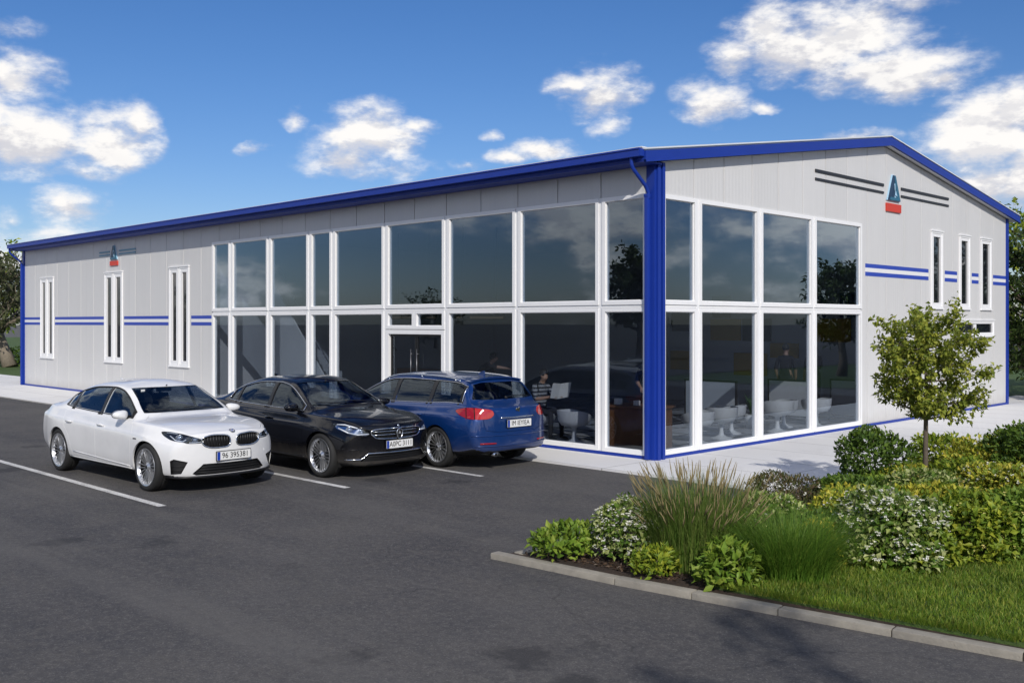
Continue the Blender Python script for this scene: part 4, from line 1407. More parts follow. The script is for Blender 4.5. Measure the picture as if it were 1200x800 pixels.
def make_car(C):
    S = CarShape(C)
    f = S.f
    root = thing(C['name'], C['label'], C['cat'], C['loc'], C['rz'], None)
    pm = M[C['paint']]
    xa_f, xa_r = C['axles']; Rw = C['Rw']
    trimM = M[C['trim']]
    # --- window outlines on the flank (x,z)
    def dlo(x0, x1, tn=.03, n=14, bt=.045, tp=.028, r0=0, r1=0):
        xs = np.linspace(x0, x1, n)
        bot = [(x, f['z_bl'](x)+bt) for x in xs]
        top = [(x, max(f['z_rr'](x)-tp, f['z_bl'](x)+bt+.012)) for x in xs]
        return bot + top[::-1]
    side_w = []
    for w in C['windows']:
        side_w.append(w['poly'](dlo, f) if 'poly' in w else dlo(w['x'][0], w['x'][1]))
    side_w = [chaikin(p, 1, .12) for p in side_w]
    # windscreen / rear window outlines (y,z)
    def screen(za, zb, front, inset, ctr_low=0.0, n=10):
        xs = np.linspace(0.0, S.xf-.6, 160) if front else np.linspace(S.xr+.02, 0.0, 160)[::-1]
        # half width of the roof rail at each height
        tab = sorted([(f['z_rr'](x), f['w_rr'](x)) for x in xs if f['z_rr'](x) > za-.25])
        zs = [t[0] for t in tab]; ws = [t[1] for t in tab]
        P = []
        for k in range(n+1):
            z = za + (zb-za)*k/n
            P.append((float(np.interp(z-.0, zs, ws))-inset, z))
        return P + [(-y, z) for (y, z) in P[::-1]]
    ws = chaikin(C['ws_poly'](screen, f), 1, .15)
    rs = chaikin(C['rs_poly'](screen, f), 1, .15)
    # --- openings
    arches = []
    archR = Rw + C.get('arch_gap', .045)
    for xa in (xa_f, xa_r):
        circ = [(xa + archR*math.cos(2*PI*k/48), Rw + .0 + archR*math.sin(2*PI*k/48)) for k in range(48)]
        for sg in (1, -1): arches.append((circ, SY(), .56*sg if sg > 0 else -1.3, 1.3 if sg > 0 else -.56))
    wins = []
    for p in side_w:
        wins.append((p, SY(), .30, 1.3)); wins.append((p, SY(), -1.3, -.30))
    front_win = (ws, SX(), C['ws_x'][0], C['ws_x'][1]); rear_win = (rs, SX(), C['rs_x'][0], C['rs_x'][1])
    # lamp and grille openings: (kind, outline, matrix, h0, h1, mirrored)
    holes = []
    for hdef in C['holes']:
        o, Mx, h0, h1 = hdef['poly'], hdef['M'], hdef['h'][0], hdef['h'][1]
        holes.append((o, Mx, h0, h1, hdef))
        if hdef.get('mirror'):
            Mm = Matrix.Diagonal((1,-1,1,1)) @ Mx
            holes.append((o, Mm, h0, h1, hdef))
    th = .022
    base = S.shell(0, th)
    base = boolean(base, cutter(wins + arches), 'DIFFERENCE')
    base = boolean(base, cutter([front_win, rear_win] + [h[:4] for h in holes]), 'DIFFERENCE')
    # --- doors, bonnet, tailgate cut out of the same skin
    panels = []
    for d in C['doors']:
        poly = d['poly'](f)
        panels.append(('door', poly, SY(), .42, 1.3, d)); panels.append(('door', poly, SY(), -1.3, -.42, d))
    for d in C.get('lids', []):
        panels.append((d['name'], d['poly'], d['M'], d['h'][0], d['h'][1], d))
    def in_frame(p):
        x, z = p.center.x, p.center.z
        return C['dlo_x'][0]-.01 < x < C['dlo_x'][1] and f['z_bl'](x)+.034 < z < f['z_rr'](x)-.014 and abs(p.normal.y) > .45
    objs = {}
    body = base
    for (nm, poly, Mx, h0, h1, d) in panels:
        pc = boolean(base, cutter([(shrink(poly, .0025), Mx, h0, h1)]), 'INTERSECT')
        body = boolean(body, cutter([(shrink(poly, -.0025), Mx, h0, h1)]), 'DIFFERENCE')
        o = finish(pc, nm, [pm, M['under']], root, under=lambda p: (p.normal.z < -.55 and p.center.z < .36) or (nm == 'door' and in_frame(p)))
        objs.setdefault(nm, []).append((o, d, 1 if h0 > 0 else -1))
    under = lambda p: (p.normal.z < -.5 and p.center.z < .40) or p.center.z < C.get('black_below', 0) or in_frame(p)
    finish(body, 'body', [pm, M['under']], root, under)
    # --- panes: a thinner skin cut by the same outlines
    gs = S.shell(.007, .012)
    def pane(prism, parent, name='window'):
        me = boolean(gs, cutter([prism]), 'INTERSECT')
        return finish(me, name, [M['car_glass']], parent)
    grow = lambda p: shrink(p, -.006)
    pane((grow(ws), SX(), *C['ws_x']), root, 'windscreen')
    tail = objs.get('tailgate')
    pane((grow(rs), SX(), *C['rs_x']), tail[0][0] if tail else root, 'rear_window')
    for i, p in enumerate(side_w):
        for sg in (1, -1):
            par = root
            di = C['windows'][i].get('door')
            if di is not None: par = [o for (o, d, s_) in objs['door'] if d is C['doors'][di] and s_ == sg][0]
            pane((grow(p), SY(), .3 if sg > 0 else -1.3, 1.3 if sg > 0 else -.3), par)
    # window surround trim
    for sg in (1, -1):
        allx = C['dlo_x']
        xs = np.linspace(allx[0], allx[1], 40)
        lo_ = [(x, f['z_bl'](x)+.036) for x in xs]
        hi_ = [(x, max(f['z_rr'](x)-.016, f['z_bl'](x)+.05)) for x in xs]
        surf_tube('window_trim', S, lo_ + hi_[::-1], .0065 if C['trim'] == 'chrome' else .008, trimM, root, .001, .04, True, 'side', sg)
        for xb in C['pillars']:
            z0, z1 = f['z_bl'](xb)+.04, f['z_rr'](xb)-.02
            w_ = C.get('pillar_w', .035)
            skin = S.shell(-.0025, .004)
            me = boolean(skin, cutter([([(xb-w_,z0), (xb+w_,z0), (xb+w_-.02,z1), (xb-w_-.02,z1)], SY(), .3 if sg > 0 else -1.3, 1.3 if sg > 0 else -.3)]), 'INTERSECT')
            finish(me, 'pillar_cover', [M['black']], root)
        for xh in C['handles']:
            zz = C['handle_z']
            p, n = S.side(xh, zz, sg)
            par = [o for (o, d, s_) in objs['door'] if s_ == sg and d['x'][0] < xh < d['x'][1]]
            hm = MB()
            hm.tube([p + n*.004 + Vector((-.09,0,0)), p + n*.026 + Vector((-.07,0,0)), p + n*.03, p + n*.026 + Vector((.07,0,0)), p + n*.004 + Vector((.09,0,0))], [.011,.014,.014,.014,.011], 8)
            hm.build('handle', pm if C['paint'] != 'car_black' else M['car_black'], par[0] if par else root)
        # mirrors
        mx, mz = C['mirror']
        p, n = S.side(mx, mz, sg)
        mm = MB()
        Mo = Matrix.Translation(p + Vector((0, sg*.13, .035))) @ Matrix.Rotation(R(-8*sg), 4, 'Z')
        b2 = bmesh.new(); bmesh.ops.create_uvsphere(b2, u_segments=20, v_segments=12, radius=1)
        for v in b2.verts:
            c = v.co; sx_ = math.copysign(abs(c.y)**.8, c.y); c.x = c.x*.075 if c.x > 0 else c.x*.045; c.z = math.copysign(abs(c.z)**.8, c.z)*.062*(1 - .22*sx_*sg); c.y = sx_*.118
        mm.bm(b2, 0, True, Mo); b2.free()
        mo = mm.build('wing_mirror', pm, root)
        a = MB(); a.tube([p + Vector((0,-sg*.03,-.005)), p + Vector((0,sg*.05,0)), p + Vector((0,sg*.1,.02))], [.03,.024,.02], 8); a.build('mirror_arm', M['black'], mo)
        a = MB(); a.prism([(y*.1, z*.062) for (y, z) in [(math.cos(2*PI*k/20), math.sin(2*PI*k/20)) for k in range(20)]], Mo @ SX(-.049), -.004, 0); a.build('mirror_glass', M['mirror'], mo)
        # sill strip / skirt
        a = surf_tube('sill_trim', S, [(xa_r+Rw+.1, .27), (xa_f-Rw-.1, .27)], .012, M['black'] if C['paint'] != 'car_white' else pm, root, -.002, .1, False, 'side', sg)
    # lamps / grilles
    deep = S.shell(.034, .038)
    lensS = S.shell(.0015, .0055)
    for (o, Mx, h0, h1, hd) in holes:
        hn = hd['kind']
        back = finish(boolean(deep, cutter([(shrink(o, -.012), Mx, h0, h1)]), 'INTERSECT'), hd['name'], [M[hd.get('back', 'lamp_dark')]], root)
        # side walls of the recess
        wl = MB(); n = len(o)
        wp = []
        cx = sum(p[0] for p in o)/n; cy = sum(p[1] for p in o)/n
        for (a_, b_) in o:
            q0 = Mx @ Vector((a_, b_, h1)); dr = (Mx.to_3x3() @ Vector((0,0,-1))).normalized() if hd.get('hit', 1) else None
            h_, n_ = S.hit(q0, dr)
            wp.append((h_, dr))
        if all(w[0] is not None for w in wp):
            for (h_, dr) in wp: pass
            vs = [w[0] + w[1]*.001 for w in wp] + [w[0] + w[1]*.045 for w in wp]
            fs = [(i, (i+1) % n, n+(i+1) % n, n+i) for i in range(n)]
            wl.add(vs, fs, 0, True); wl.build('recess', M[hd.get('back', 'lamp_dark')], back)
        ring = [w[0] for w in wp if w[0] is not None]
        if hd.get('frame') and len(ring) > 3:
            fr = MB(); fr.tube(ring + ring[:2], hd['frame'][1], 6); fr.build('surround', M[hd['frame'][0]], back)
        def at(a_, b_, dep):
            q0 = Mx @ Vector((a_, b_, h1)); dr = (Mx.to_3x3() @ Vector((0,0,-1))).normalized()
            h_, n_ = S.hit(q0, dr); return None if h_ is None else h_ + dr*dep
        if hn == 'lamp':
            lens = finish(boolean(lensS, cutter([(shrink(o, .001), Mx, h0, h1)]), 'INTERSECT'), 'lens', [M['lens']], back)
            for (a_, b_, r_) in hd['bulbs']:
                p = at(a_, b_, .028)
                if p is None: continue
                z = (Mx.to_3x3() @ Vector((0,0,1))).normalized(); yv = Vector((0,0,1)); xv = yv.cross(z)
                bm_ = MB(); B = basis(p, xv, yv, z)
                bm_.lathe([(r_*1.15,-.02), (r_*1.18,.004), (r_*.95,.006), (r_*.9,-.01)], 24, 0, B)
                bm_.lathe([(r_*.88,-.012), (r_*.7,.004), (r_*.4,.012), (0,.015)], 24, 1, B)
                bm_.build('projector', [M['lamp_chrome'], M['lamp_dark'] if hd.get('darkbulb') else M['lens_ball'] ], back)
            for strip in hd.get('strips', []):
                ps = [at(a_, b_, .014) for (a_, b_) in strip[0]]
                ps = [p for p in ps if p is not None]
                if len(ps) > 1:
                    t_ = MB(); t_.tube(ps, strip[1], 6); t_.build('light_strip', M['drl'], back)
        elif hn == 'tail':
            for (poly, mname) in hd['pieces']:
                finish(boolean(S.shell(-.004, .012), cutter([(poly, Mx, h0, h1)]), 'INTERSECT'), 'lens', [M[mname]], back)
        for sl in hd.get('slats', []):
            ps = [at(a_, b_, sl[2] if len(sl) > 2 else .016) for (a_, b_) in sl[0]]
            ps = [p for p in ps if p is not None]
            if len(ps) > 1:
                t_ = MB(); t_.tube(ps, sl[1][1], 6); t_.build('slat', M[sl[1][0]], back)
    # wheel wells, floor
    for xa in (xa_f, xa_r):
        for sg in (1, -1):
            wm = MB()
            wr_ = archR + .012
            n = 30
            ys = (sg*.48, sg*(C['well_y']))
            vs = []
            for k in range(n+1):
                a_ = R(-25) + R(230)*k/n
                for y in ys: vs.append((xa + wr_*math.cos(a_), y, Rw + wr_*math.sin(a_)))
            fs = [(2*k, 2*k+1, 2*k+3, 2*k+2) for k in range(n)]
            vs += [(xa, ys[0], Rw)]; c_ = len(vs)-1
            fs += [(2*k, 2*k+2, c_) for k in range(n)]
            wm.add(vs, fs, 0, True); wm.build('wheel_well', M['under'], root)
            wheel(root, (xa, sg*C['track'], Rw), sg, C['rim'], Rw, .215)
    # cabin
    xs0 = C['seat_x']
    for y in (.36, -.36): seat(root, xs0, y)
    seat(root, xs0-.85, 0, 1.25, 3)
    d = MB(); d.box((xs0+.72,-.68,.55), (xs0+1.15,.68,.90), 0, None, .06); d.box((xs0-1.3,-.7,.24), (xs0+1.2,.7,.29)); d.box((xs0-.2,-.12,.29), (xs0+.8,.12,.55), 0, None, .03)
    d.build('dashboard', M['cabin'], root)
    sw = MB()
    Mo = Matrix.Translation((xs0+.52, .36*C.get('drive', 1), .82)) @ Matrix.Rotation(R(-68), 4, 'Y')
    pts = [Mo @ Vector((.185*math.cos(2*PI*k/24), .185*math.sin(2*PI*k/24), 0)) for k in range(26)]
    sw.tube(pts, .014, 8); sw.tube([Mo @ Vector((-.18,0,0)), Mo @ Vector((.0,0,-.02)), Mo @ Vector((.18,0,0))], .016, 6); sw.tube([Mo @ Vector((0,0,-.02)), Mo @ Vector((0,0,-.3))], .03, 8)
    sw.build('steering_wheel', M['cabin'], root)
    # rear view mirror inside, wipers
    rv = MB(); rv.box((C['ws_top'][0]-.06,-.12,C['ws_top'][1]-.12), (C['ws_top'][0]-.035,.12,C['ws_top'][1]-.06), 0, None, .01); rv.tube([(C['ws_top'][0]-.03,0,C['ws_top'][1]-.07), (C['ws_top'][0]+.05,0,C['ws_top'][1]-.02)], .01, 6)
    rv.build('rear_view_mirror', M['cabin'], root)
    for (ya, yb) in ((.52,-.02), (-.1,-.6)):
        za = C['cowl_z']
        P = []
        for k in range(9):
            t_ = k/8; y = ya + (yb-ya)*t_; z = za + .02 + .035*math.sin(t_*1.4)
            p, n = S.front(y, z)
            if p is not None: P.append(p + n*.016)
        if len(P) > 2:
            w_ = MB(); w_.tube(P, .007, 6); w_.build('wiper', M['black'], root)
    # roof aerial fin
    p, n = S.hit((C['fin_x'], 0, 3), (0,0,-1))
    fm = MB(); fm.prism([(-.09,-.01), (.09,-.01), (-.05,.055), (-.085,.058)], basis(p, (1,0,0), (0,0,1), (0,-1,0)), -.014, .014); fm.build('aerial', pm, root)
    return root, S, objs
M['lens_ball'] = mat('projector_lens', (0.55,0.6,0.68), .05, .6, var=.02)
# ------------------------------------------------------------------ the three cars
def sedan_curves(h=0.0, nose=0.0):
    return {
     'z_top': [(-2.30,1.015),(-2.2,1.06),(-1.9,1.095),(-1.74,1.12),(-1.35,1.275),(-.95,1.385),(-.45,1.44+h),(-.05,1.445+h),(.16,1.415+h),(.55,1.245),(.98,1.0),(1.07,.965),(1.3,.945),(1.7,.915),(1.95,.875),(2.10,.825)],
     'z_bl': [(-2.3,.93),(-2.1,.985),(-1.6,1.0),(-1.0,.965),(0,.935),(.9,.915),(1.2,.90),(1.7,.875),(2.0,.825),(2.1,.785)],
     'w_bl': [(-2.3,.68),(-2.1,.73),(-1.6,.78),(-.9,.80),(0,.805),(.9,.80),(1.4,.79),(1.8,.755),(2.0,.70),(2.1,.65)],
     'z_rr': [(-2.3,.985),(-2.0,1.03),(-1.78,1.045),(-1.45,1.15),(-1.05,1.28),(-.6,1.345+h),(-.1,1.36+h),(.2,1.325+h),(.55,1.185),(.92,1.0),(1.02,.945),(1.25,.93),(1.7,.90),(2.0,.845),(2.1,.81)],
     'w_rr': [(-2.3,.55),(-1.85,.63),(-1.45,.60),(-.9,.565),(0,.56),(.4,.60),(.9,.69),(1.05,.66),(1.7,.59),(2.1,.47)],
     'z_sh': [(-2.3,.85),(-1.4,.845),(0,.79),(1.3,.755),(1.8,.70),(2.1,.65)],
     'w_sh': [(-2.3,.79),(-1.9,.85),(-1.4,.885),(-.6,.872),(.4,.872),(1.0,.878),(1.4,.888),(1.8,.86),(2.1,.775)],
     'z_mid': [(-2.3,.55),(2.1,.52)],
     'w_mid': [(-2.3,.80),(-1.9,.865),(-1.4,.90),(-.5,.878),(.5,.878),(1.4,.905),(1.8,.875),(2.1,.80)],
     'w_sill': [(-2.3,.74),(-1.8,.83),(-1,.845),(1,.845),(1.8,.83),(2.1,.76)],
     'zbot': [(-2.3,.31),(-1.9,.24),(-1.0,.215),(1.2,.205),(2.1,.20)],
    }
def rail_top(f, x0, x1, n=10, d=.012):
    return [(x, f['z_rr'](x)-d) for x in np.linspace(x0, x1, n)]
XB = -.13
def sedan_doors():
    return [{'x': (XB, 1.0), 'poly': lambda f: [(XB,.285), (.95,.285), (.975,.5), (.965,.8), (.90,.925)] + rail_top(f, .84, XB)},
            {'x': (-1.3, XB), 'poly': lambda f: [(XB-.001,.285), (-.90,.285), (-.95,.42), (-1.02,.60), (-1.17,.735), (-1.24,.95)] + rail_top(f, -1.34, XB-.001)}]
def sedan_windows():
    return [{'door': 0, 'poly': lambda dlo, f: dlo(XB+.045, .76)}, {'door': 1, 'poly': lambda dlo, f: dlo(-1.08, XB-.045)}, {'door': 1, 'poly': lambda dlo, f: dlo(-1.30, -1.12, n=5)}]
def sedan_common():
    return dict(xr=-2.30, xf=2.10, bow_f=.30, bow_r=.20, axles=(1.40,-1.40), Rw=.33, arch_gap=.03, well_y=.80, track=.768, zc=.5, lean_f=-.03, lean_r=.06,
        windows=sedan_windows(), doors=sedan_doors(), dlo_x=(-1.36,.83), pillars=[XB,-1.10], handles=(.02,-.98), handle_z=.80, mirror=(.70,.965),
        ws_poly=lambda screen, f: screen(1.015, 1.345, True, .05), ws_x=(.10,1.4), rs_poly=lambda screen, f: screen(1.145, 1.325, False, .055), rs_x=(-2.1,-.85),
        ws_top=(.30,1.39), cowl_z=1.0, fin_x=-1.05, seat_x=-.05,
        lids=[dict(name='bonnet', poly=[(1.03,0),(.99,.40),(.96,.60),(1.05,.69),(1.5,.715),(1.85,.66),(2.0,.55),(2.055,.3),(2.07,0),(2.055,-.3),(2.0,-.55),(1.85,-.66),(1.5,-.715),(1.05,-.69),(.96,-.60),(.99,-.40)], M=Matrix.Identity(4), h=(.765,1.3))])
DIAG = basis((0,0,0), (-.6,.8,0), (0,0,1), (.8,.6,0))
DIAG2 = basis((0,0,0), (-.5,.866,0), (0,0,1), (.866,.5,0))

# --- white sedan
C = sedan_common()
rim_white = dict(n=10, w=.013, pair=((-.012,-.03),(.012,.03)), mat=M['steel'])
kid = chaikin([(.045,.61),(.05,.765),(.30,.785),(.45,.745),(.43,.645),(.31,.60)], 2, .2)
C.update(name='parked_car', label='white four door sedan parked nearest the camera with quartered badge', cat='car', loc=(-4.57,-6.42,0), rz=R(2.0), paint='car_white', trim='black', rim=rim_white, curves=sedan_curves(),
    black_below=.222,
    holes=[
      dict(kind='grille', name='grille', poly=kid, M=SX(), h=(1.7,2.5), mirror=True, back='black', frame=('chrome', .011), slats=[([(y,.605),(y,.78)], ('black',.008), .012) for y in np.linspace(.085,.40,9)]),
      dict(kind='lamp', name='headlight', poly=chaikin([(-.95,0.675),(-.93,0.730),(-.74,0.792),(-.52,0.830),(-.36,0.830),(-.40,0.775),(-.52,0.715),(-.68,0.698),(-.74,0.675)], 2, .2), M=DIAG, h=(1.2,2.6), mirror=True, back='lamp_dark', darkbulb=False,
           bulbs=[(-.83,0.720,.036),(-.63,0.748,.042)], strips=[([(-.92,0.695),(-.84,0.685),(-.76,0.690)], .007), ([(-.72,0.730),(-.68,0.705),(-.58,0.720),(-.50,0.775)], .008), ([(-.60,0.805),(-.45,0.815)], .006)]),
      dict(kind='intake', name='lower_intake', poly=[(-.42,.395),(.42,.395),(.55,.27),(.50,.245),(-.50,.245),(-.55,.27)], M=SX(), h=(1.6,2.5), back='black', slats=[([(y,z) for y in np.linspace(-.48,.48,9)], ('rubber',.006), .02) for z in (.28,.315,.35)]),
      dict(kind='intake', name='side_intake', poly=[(-.27,.45),(-.32,.475),(-.50,.43),(-.415,.275),(-.28,.265)], M=DIAG2, h=(1.2,2.6), mirror=True, back='black', slats=[([(-.45,z),(-.28,z+.005)], ('rubber',.006), .02) for z in (.32,.37)]),
    ])
wc, S, ob = make_car(C)
number_plate(wc, S.front(0,.49)[0] + Vector((.014,0,0)), 0, '96 395381', .52, .115)
p, n = S.front(0, .815)
roundel(wc, p + n*.002, n, .042, [M['chrome'], M['black'], M['plate_blue'], M['plate_white']])
# front lip, crease lines on the skirt
lip = MB(); P = []
for y in np.linspace(-.78,.78,25):
    p, n = S.front(float(y), .235)
    if p is not None: P.append(p + Vector((.012,0,-.01)))
lip.tube(P, .016, 8); lip.build('front_lip', M['black'], wc)
for sg in (1,-1):
    surf_tube('skirt_crease', S, [(-.85,.36),(.95,.30)], .009, M['car_white'], wc, -.001, .1, False, 'side', sg)
    m_ = MB(); p, n = S.side(1.12,.70,sg); m_.box((p.x-.05,p.y-.004,p.z-.01),(p.x+.05,p.y+.004,p.z+.01)); m_.build('fender_badge', M['chrome'], wc)
st = MB(); p, n = S.front(-.40,1.3); st.box((p.x-.012,p.y-.03,p.z-.02),(p.x-.006,p.y+.03,p.z+.02)); st.build('windscreen_sticker', M['paper_white'], wc)

# --- black sedan
C = sedan_common()
cv = sedan_curves(.005)
cv['z_top'] = [(-2.30,1.0),(-2.2,1.045),(-1.95,1.085),(-1.82,1.11),(-1.4,1.275),(-.95,1.39),(-.45,1.44),(-.05,1.44),(.16,1.41),(.55,1.245),(.98,1.0),(1.07,.97),(1.3,.955),(1.7,.915),(1.95,.865),(2.10,.80)]
rim_black = dict(n=5, w=.014, pair=((-.05,-.085),(-.016,-.03),(.016,.03),(.05,.085)), mat=M['steel'])
C.update(name='parked_car', label='black four door sedan with chrome trim parked between the white and blue cars', cat='car', loc=(-3.90,-4.02,0), rz=R(1.0), paint='car_black', trim='chrome', rim=rim_black, curves=cv,
    holes=[
      dict(kind='grille', name='grille', poly=chaikin([(-.40,.735),(.40,.735),(.47,.70),(.46,.655),(.38,.585),(-.38,.585),(-.46,.655),(-.47,.70)], 2, .2), M=SX(), h=(1.7,2.5), back='black', frame=('chrome',.010),
           slats=[([(y,.695) for y in np.linspace(-.44,.44,11)], ('chrome',.007), .008), ([(y,.645) for y in np.linspace(-.43,.43,11)], ('chrome',.007), .008)] + [([(y,.60),(y,.73)], ('black',.004), .02) for y in np.linspace(-.36,.36,15)]),
      dict(kind='lamp', name='headlight', poly=chaikin([(-.89,.665),(-.80,.725),(-.62,.80),(-.42,.825),(-.33,.81),(-.36,.76),(-.48,.70),(-.66,.655),(-.82,.645)], 2, .22), M=DIAG, h=(1.2,2.6), mirror=True, back='lamp_chrome', bulbs=[(-.75,.69,.036),(-.58,.725,.046)],
           strips=[([(-.86,.668),(-.70,.662),(-.56,.69),(-.42,.75)], .012), ([(-.70,.755),(-.52,.80),(-.40,.80)], .012)]),
      dict(kind='intake', name='lower_intake', poly=[(-.5,.40),(.5,.40),(.62,.33),(.60,.27),(-.60,.27),(-.62,.33)], M=SX(), h=(1.6,2.5), back='black', slats=[([(y,.335) for y in np.linspace(-.55,.55,9)], ('rubber',.006), .02)]),
    ])
bc, S, ob = make_car(C)
number_plate(bc, S.front(0,.50)[0] + Vector((.014,0,0)), 0, 'A0PC 3111', .50, .115)
def front_strip(S, pts, rad, name, m, parent, off=.004):
    return surf_tube(name, S, pts, rad, m, parent, off, .05, False, 'front', 1)
front_strip(S, [(-.78,.30),(-.60,.30),(-.50,.385),(.50,.385),(.60,.30),(.78,.30)], .011, 'bumper_chrome', M['chrome'], bc)
for s_ in (-1, 1): front_strip(S, [(s_*.62,.44),(s_*.80,.45)], .008, 'bumper_crease', M['car_black'], bc, .002)
# shield ring with a small bright star in the middle of the grille
p, n = S.front(0, .665)
Mx = basis(p + Vector((.006,0,0)), (0,1,0), (0,0,1), (1,0,0))
eb = MB()
ring = [(.055*math.cos(a)*1.0, .058*math.sin(a) - (.03 if math.sin(a) < -.7 else 0)) for a in [2*PI*k/28 for k in range(28)]]
eb.tube([Mx @ Vector((a, b, .01)) for a, b in ring + ring[:2]], .008, 8)
eb.prism([(a*.9, b*.9) for a, b in ring], Mx, -.01, .006, 1)
star = []
for k in range(6): r_ = .032 if k % 2 == 0 else .011; star.append((r_*math.sin(PI*k/3), r_*math.cos(PI*k/3)))
eb.prism(star, Mx, .006, .014, 0)
eb.build('grille_badge', [M['chrome'], M['black']], bc)
p, n = S.front(0, .77); eb = MB(); eb.lathe([(0,0),(.022,0),(.02,.006),(0,.008)], 16, 0, basis(p, n.cross(Vector((0,1,0))), (0,1,0), n)); eb.build('badge', M['chrome'], bc)
pp = MB(); pv_, n = S.front(.42,1.04); pp.box((pv_.x-.35,.30,.955),(pv_.x-.12,.52,.965)); pp.build('paper_sheet', M['paper_white'], bc)

# --- blue estate car seen from behind
cvw = {
 'z_top': [(-2.27,.99),(-2.2,1.03),(-2.14,1.06),(-1.98,1.24),(-1.80,1.40),(-1.68,1.435),(-1.2,1.462),(-.5,1.475),(0,1.46),(.25,1.415),(.65,1.24),(1.1,1.0),(1.2,.965),(1.6,.91),(1.9,.84),(2.02,.765)],
 'z_bl': [(-2.27,.93),(-2.1,.985),(-1.6,1.0),(-1.0,.975),(0,.945),(1.0,.92),(1.5,.87),(1.9,.77),(2.02,.72)],
 'w_bl': [(-2.27,.70),(-2.1,.755),(-1.6,.79),(-.9,.80),(0,.80),(1.0,.79),(1.5,.765),(1.9,.68),(2.02,.62)],
 'z_rr': [(-2.27,.985),(-2.16,1.02),(-2.0,1.18),(-1.85,1.30),(-1.65,1.355),(-1.2,1.375),(-.4,1.385),(0,1.37),(.3,1.315),(.65,1.185),(1.02,1.0),(1.12,.945),(1.6,.885),(2.02,.745)],
 'w_rr': [(-2.27,.64),(-2.1,.69),(-1.9,.635),(-1.65,.60),(-.9,.585),(0,.575),(.4,.61),(1.0,.69),(1.15,.65),(2.02,.46)],
 'z_sh': [(-2.27,.80),(-1.4,.845),(0,.80),(1.3,.76),(2.02,.64)],
 'w_sh': [(-2.27,.79),(-1.9,.855),(-1.35,.880),(-.5,.868),(.5,.868),(1.3,.880),(1.7,.855),(2.02,.765)],
 'z_mid': [(-2.27,.56),(2.02,.52)],
 'w_mid': [(-2.27,.82),(-1.9,.875),(-1.35,.893),(-.5,.874),(.5,.874),(1.35,.896),(1.75,.865),(2.02,.79)],
 'w_sill': [(-2.27,.76),(-1.8,.83),(-1,.842),(1,.842),(1.75,.82),(2.02,.75)],
 'zbot': [(-2.27,.29),(-1.9,.235),(-1.0,.215),(1.2,.205),(2.02,.21)],
}
XBW = -.10
DREAR = basis((0,0,0), (.6,.8,0), (0,0,1), (-.8,.6,0))      # looking at the rear left corner
SXR = basis((0,0,0), (0,1,0), (0,0,1), (-1,0,0))
C = sedan_common()
tl = chaikin([(-.96,.955),(-.60,.985),(-.44,.955),(-.39,.92),(-.47,.845),(-.60,.80),(-.92,.80),(-1.0,.87)], 2, .2)
def sub(poly, t0, t1, z0=0, z1=9):
    return [(min(max(a, t0), t1), min(max(b, z0), z1)) for a, b in poly]
rim_blue = dict(n=9, w=.012, pair=((-.014,-.035),(.014,.035)), mat=M['steel'])
C.update(name='parked_car', label='deep blue estate car seen from behind with roof rails and red tail lights', cat='car', loc=(-3.42,-2.04,0), rz=R(179.0), paint='car_blue', trim='chrome', rim=rim_blue, curves=cvw,
    xr=-2.27, xf=2.02, axles=(1.38,-1.36), Rw=.325, bow_r=.24, lean_r=.05,
    windows=[{'door': 0, 'poly': lambda dlo, f: dlo(XBW+.045,.86)}, {'door': 1, 'poly': lambda dlo, f: dlo(-1.02,XBW-.045)}, {'poly': lambda dlo, f: dlo(-1.78,-1.10, n=8)}],
    doors=[{'x': (XBW,1.1), 'poly': lambda f: [(XBW,.285),(.98,.285),(1.0,.5),(1.0,.8),(.97,.93)] + rail_top(f,.92,XBW)},
           {'x': (-1.2,XBW), 'poly': lambda f: [(XBW-.001,.285),(-.86,.285),(-.92,.42),(-.98,.60),(-1.06,.74),(-1.07,1.0)] + rail_top(f,-1.06,XBW-.001)}],
    dlo_x=(-1.83,.93), pillars=[XBW,-1.06], handles=(.05,-.90), handle_z=.815, mirror=(.80,.975), pillar_w=.04,
    ws_poly=lambda screen, f: screen(1.015,1.36,True,.05), ws_x=(.12,1.5),
    rs_poly=lambda screen, f: [(-.66,1.085),(.66,1.085),(.62,1.16),(.50,1.345),(-.50,1.345),(-.62,1.16)], rs_x=(-2.6,-1.70),
    ws_top=(.38,1.40), cowl_z=1.0, fin_x=-1.45, seat_x=.0,
    lids=[dict(name='tailgate', poly=chaikin([(-.60,.60),(.60,.60),(.64,.78),(.62,.99),(.70,1.06),(.565,1.385),(-.565,1.385),(-.70,1.06),(-.62,.99),(-.64,.78)],1,.15), M=SX(), h=(-2.8,-1.62))],
    holes=[dict(kind='tail', name='tail_light', poly=tl, M=DREAR, h=(1.5,2.8), mirror=True, back='lamp_dark',
                pieces=[(shrink(sub(tl,-1.1,-.685),.003),'tail_pale'),(shrink(sub(tl,-.675,-.56),.003),'tail_red'),(shrink(sub(tl,-.552,-.3),.003),'tail_red')]),
           dict(kind='lamp', name='headlight', poly=chaikin([(-.86,.665),(-.62,.78),(-.36,.79),(-.48,.70),(-.66,.655)], 2, .22), M=DIAG, h=(1.1,2.6), mirror=True, back='lamp_chrome', bulbs=[(-.62,.71,.045)], strips=[]),
    ])
bw, S, ob = make_car(C)
tg = ob['tailgate'][0][0]
p, n = S.front(0,.72,-1)
number_plate(tg, p + Vector((-.016,0,0)), PI, 'IM IEYIEA', .52, .115)
surf_tube('tailgate_chrome', S, [(-.36,.815),(.36,.815)], .010, M['chrome'], tg, .006, .05, False, 'front', -1)
surf_tube('bumper_crease', S, [(-.80,.545),(.80,.545)], .010, M['car_blue'], bw, .001, .05, False, 'front', -1)
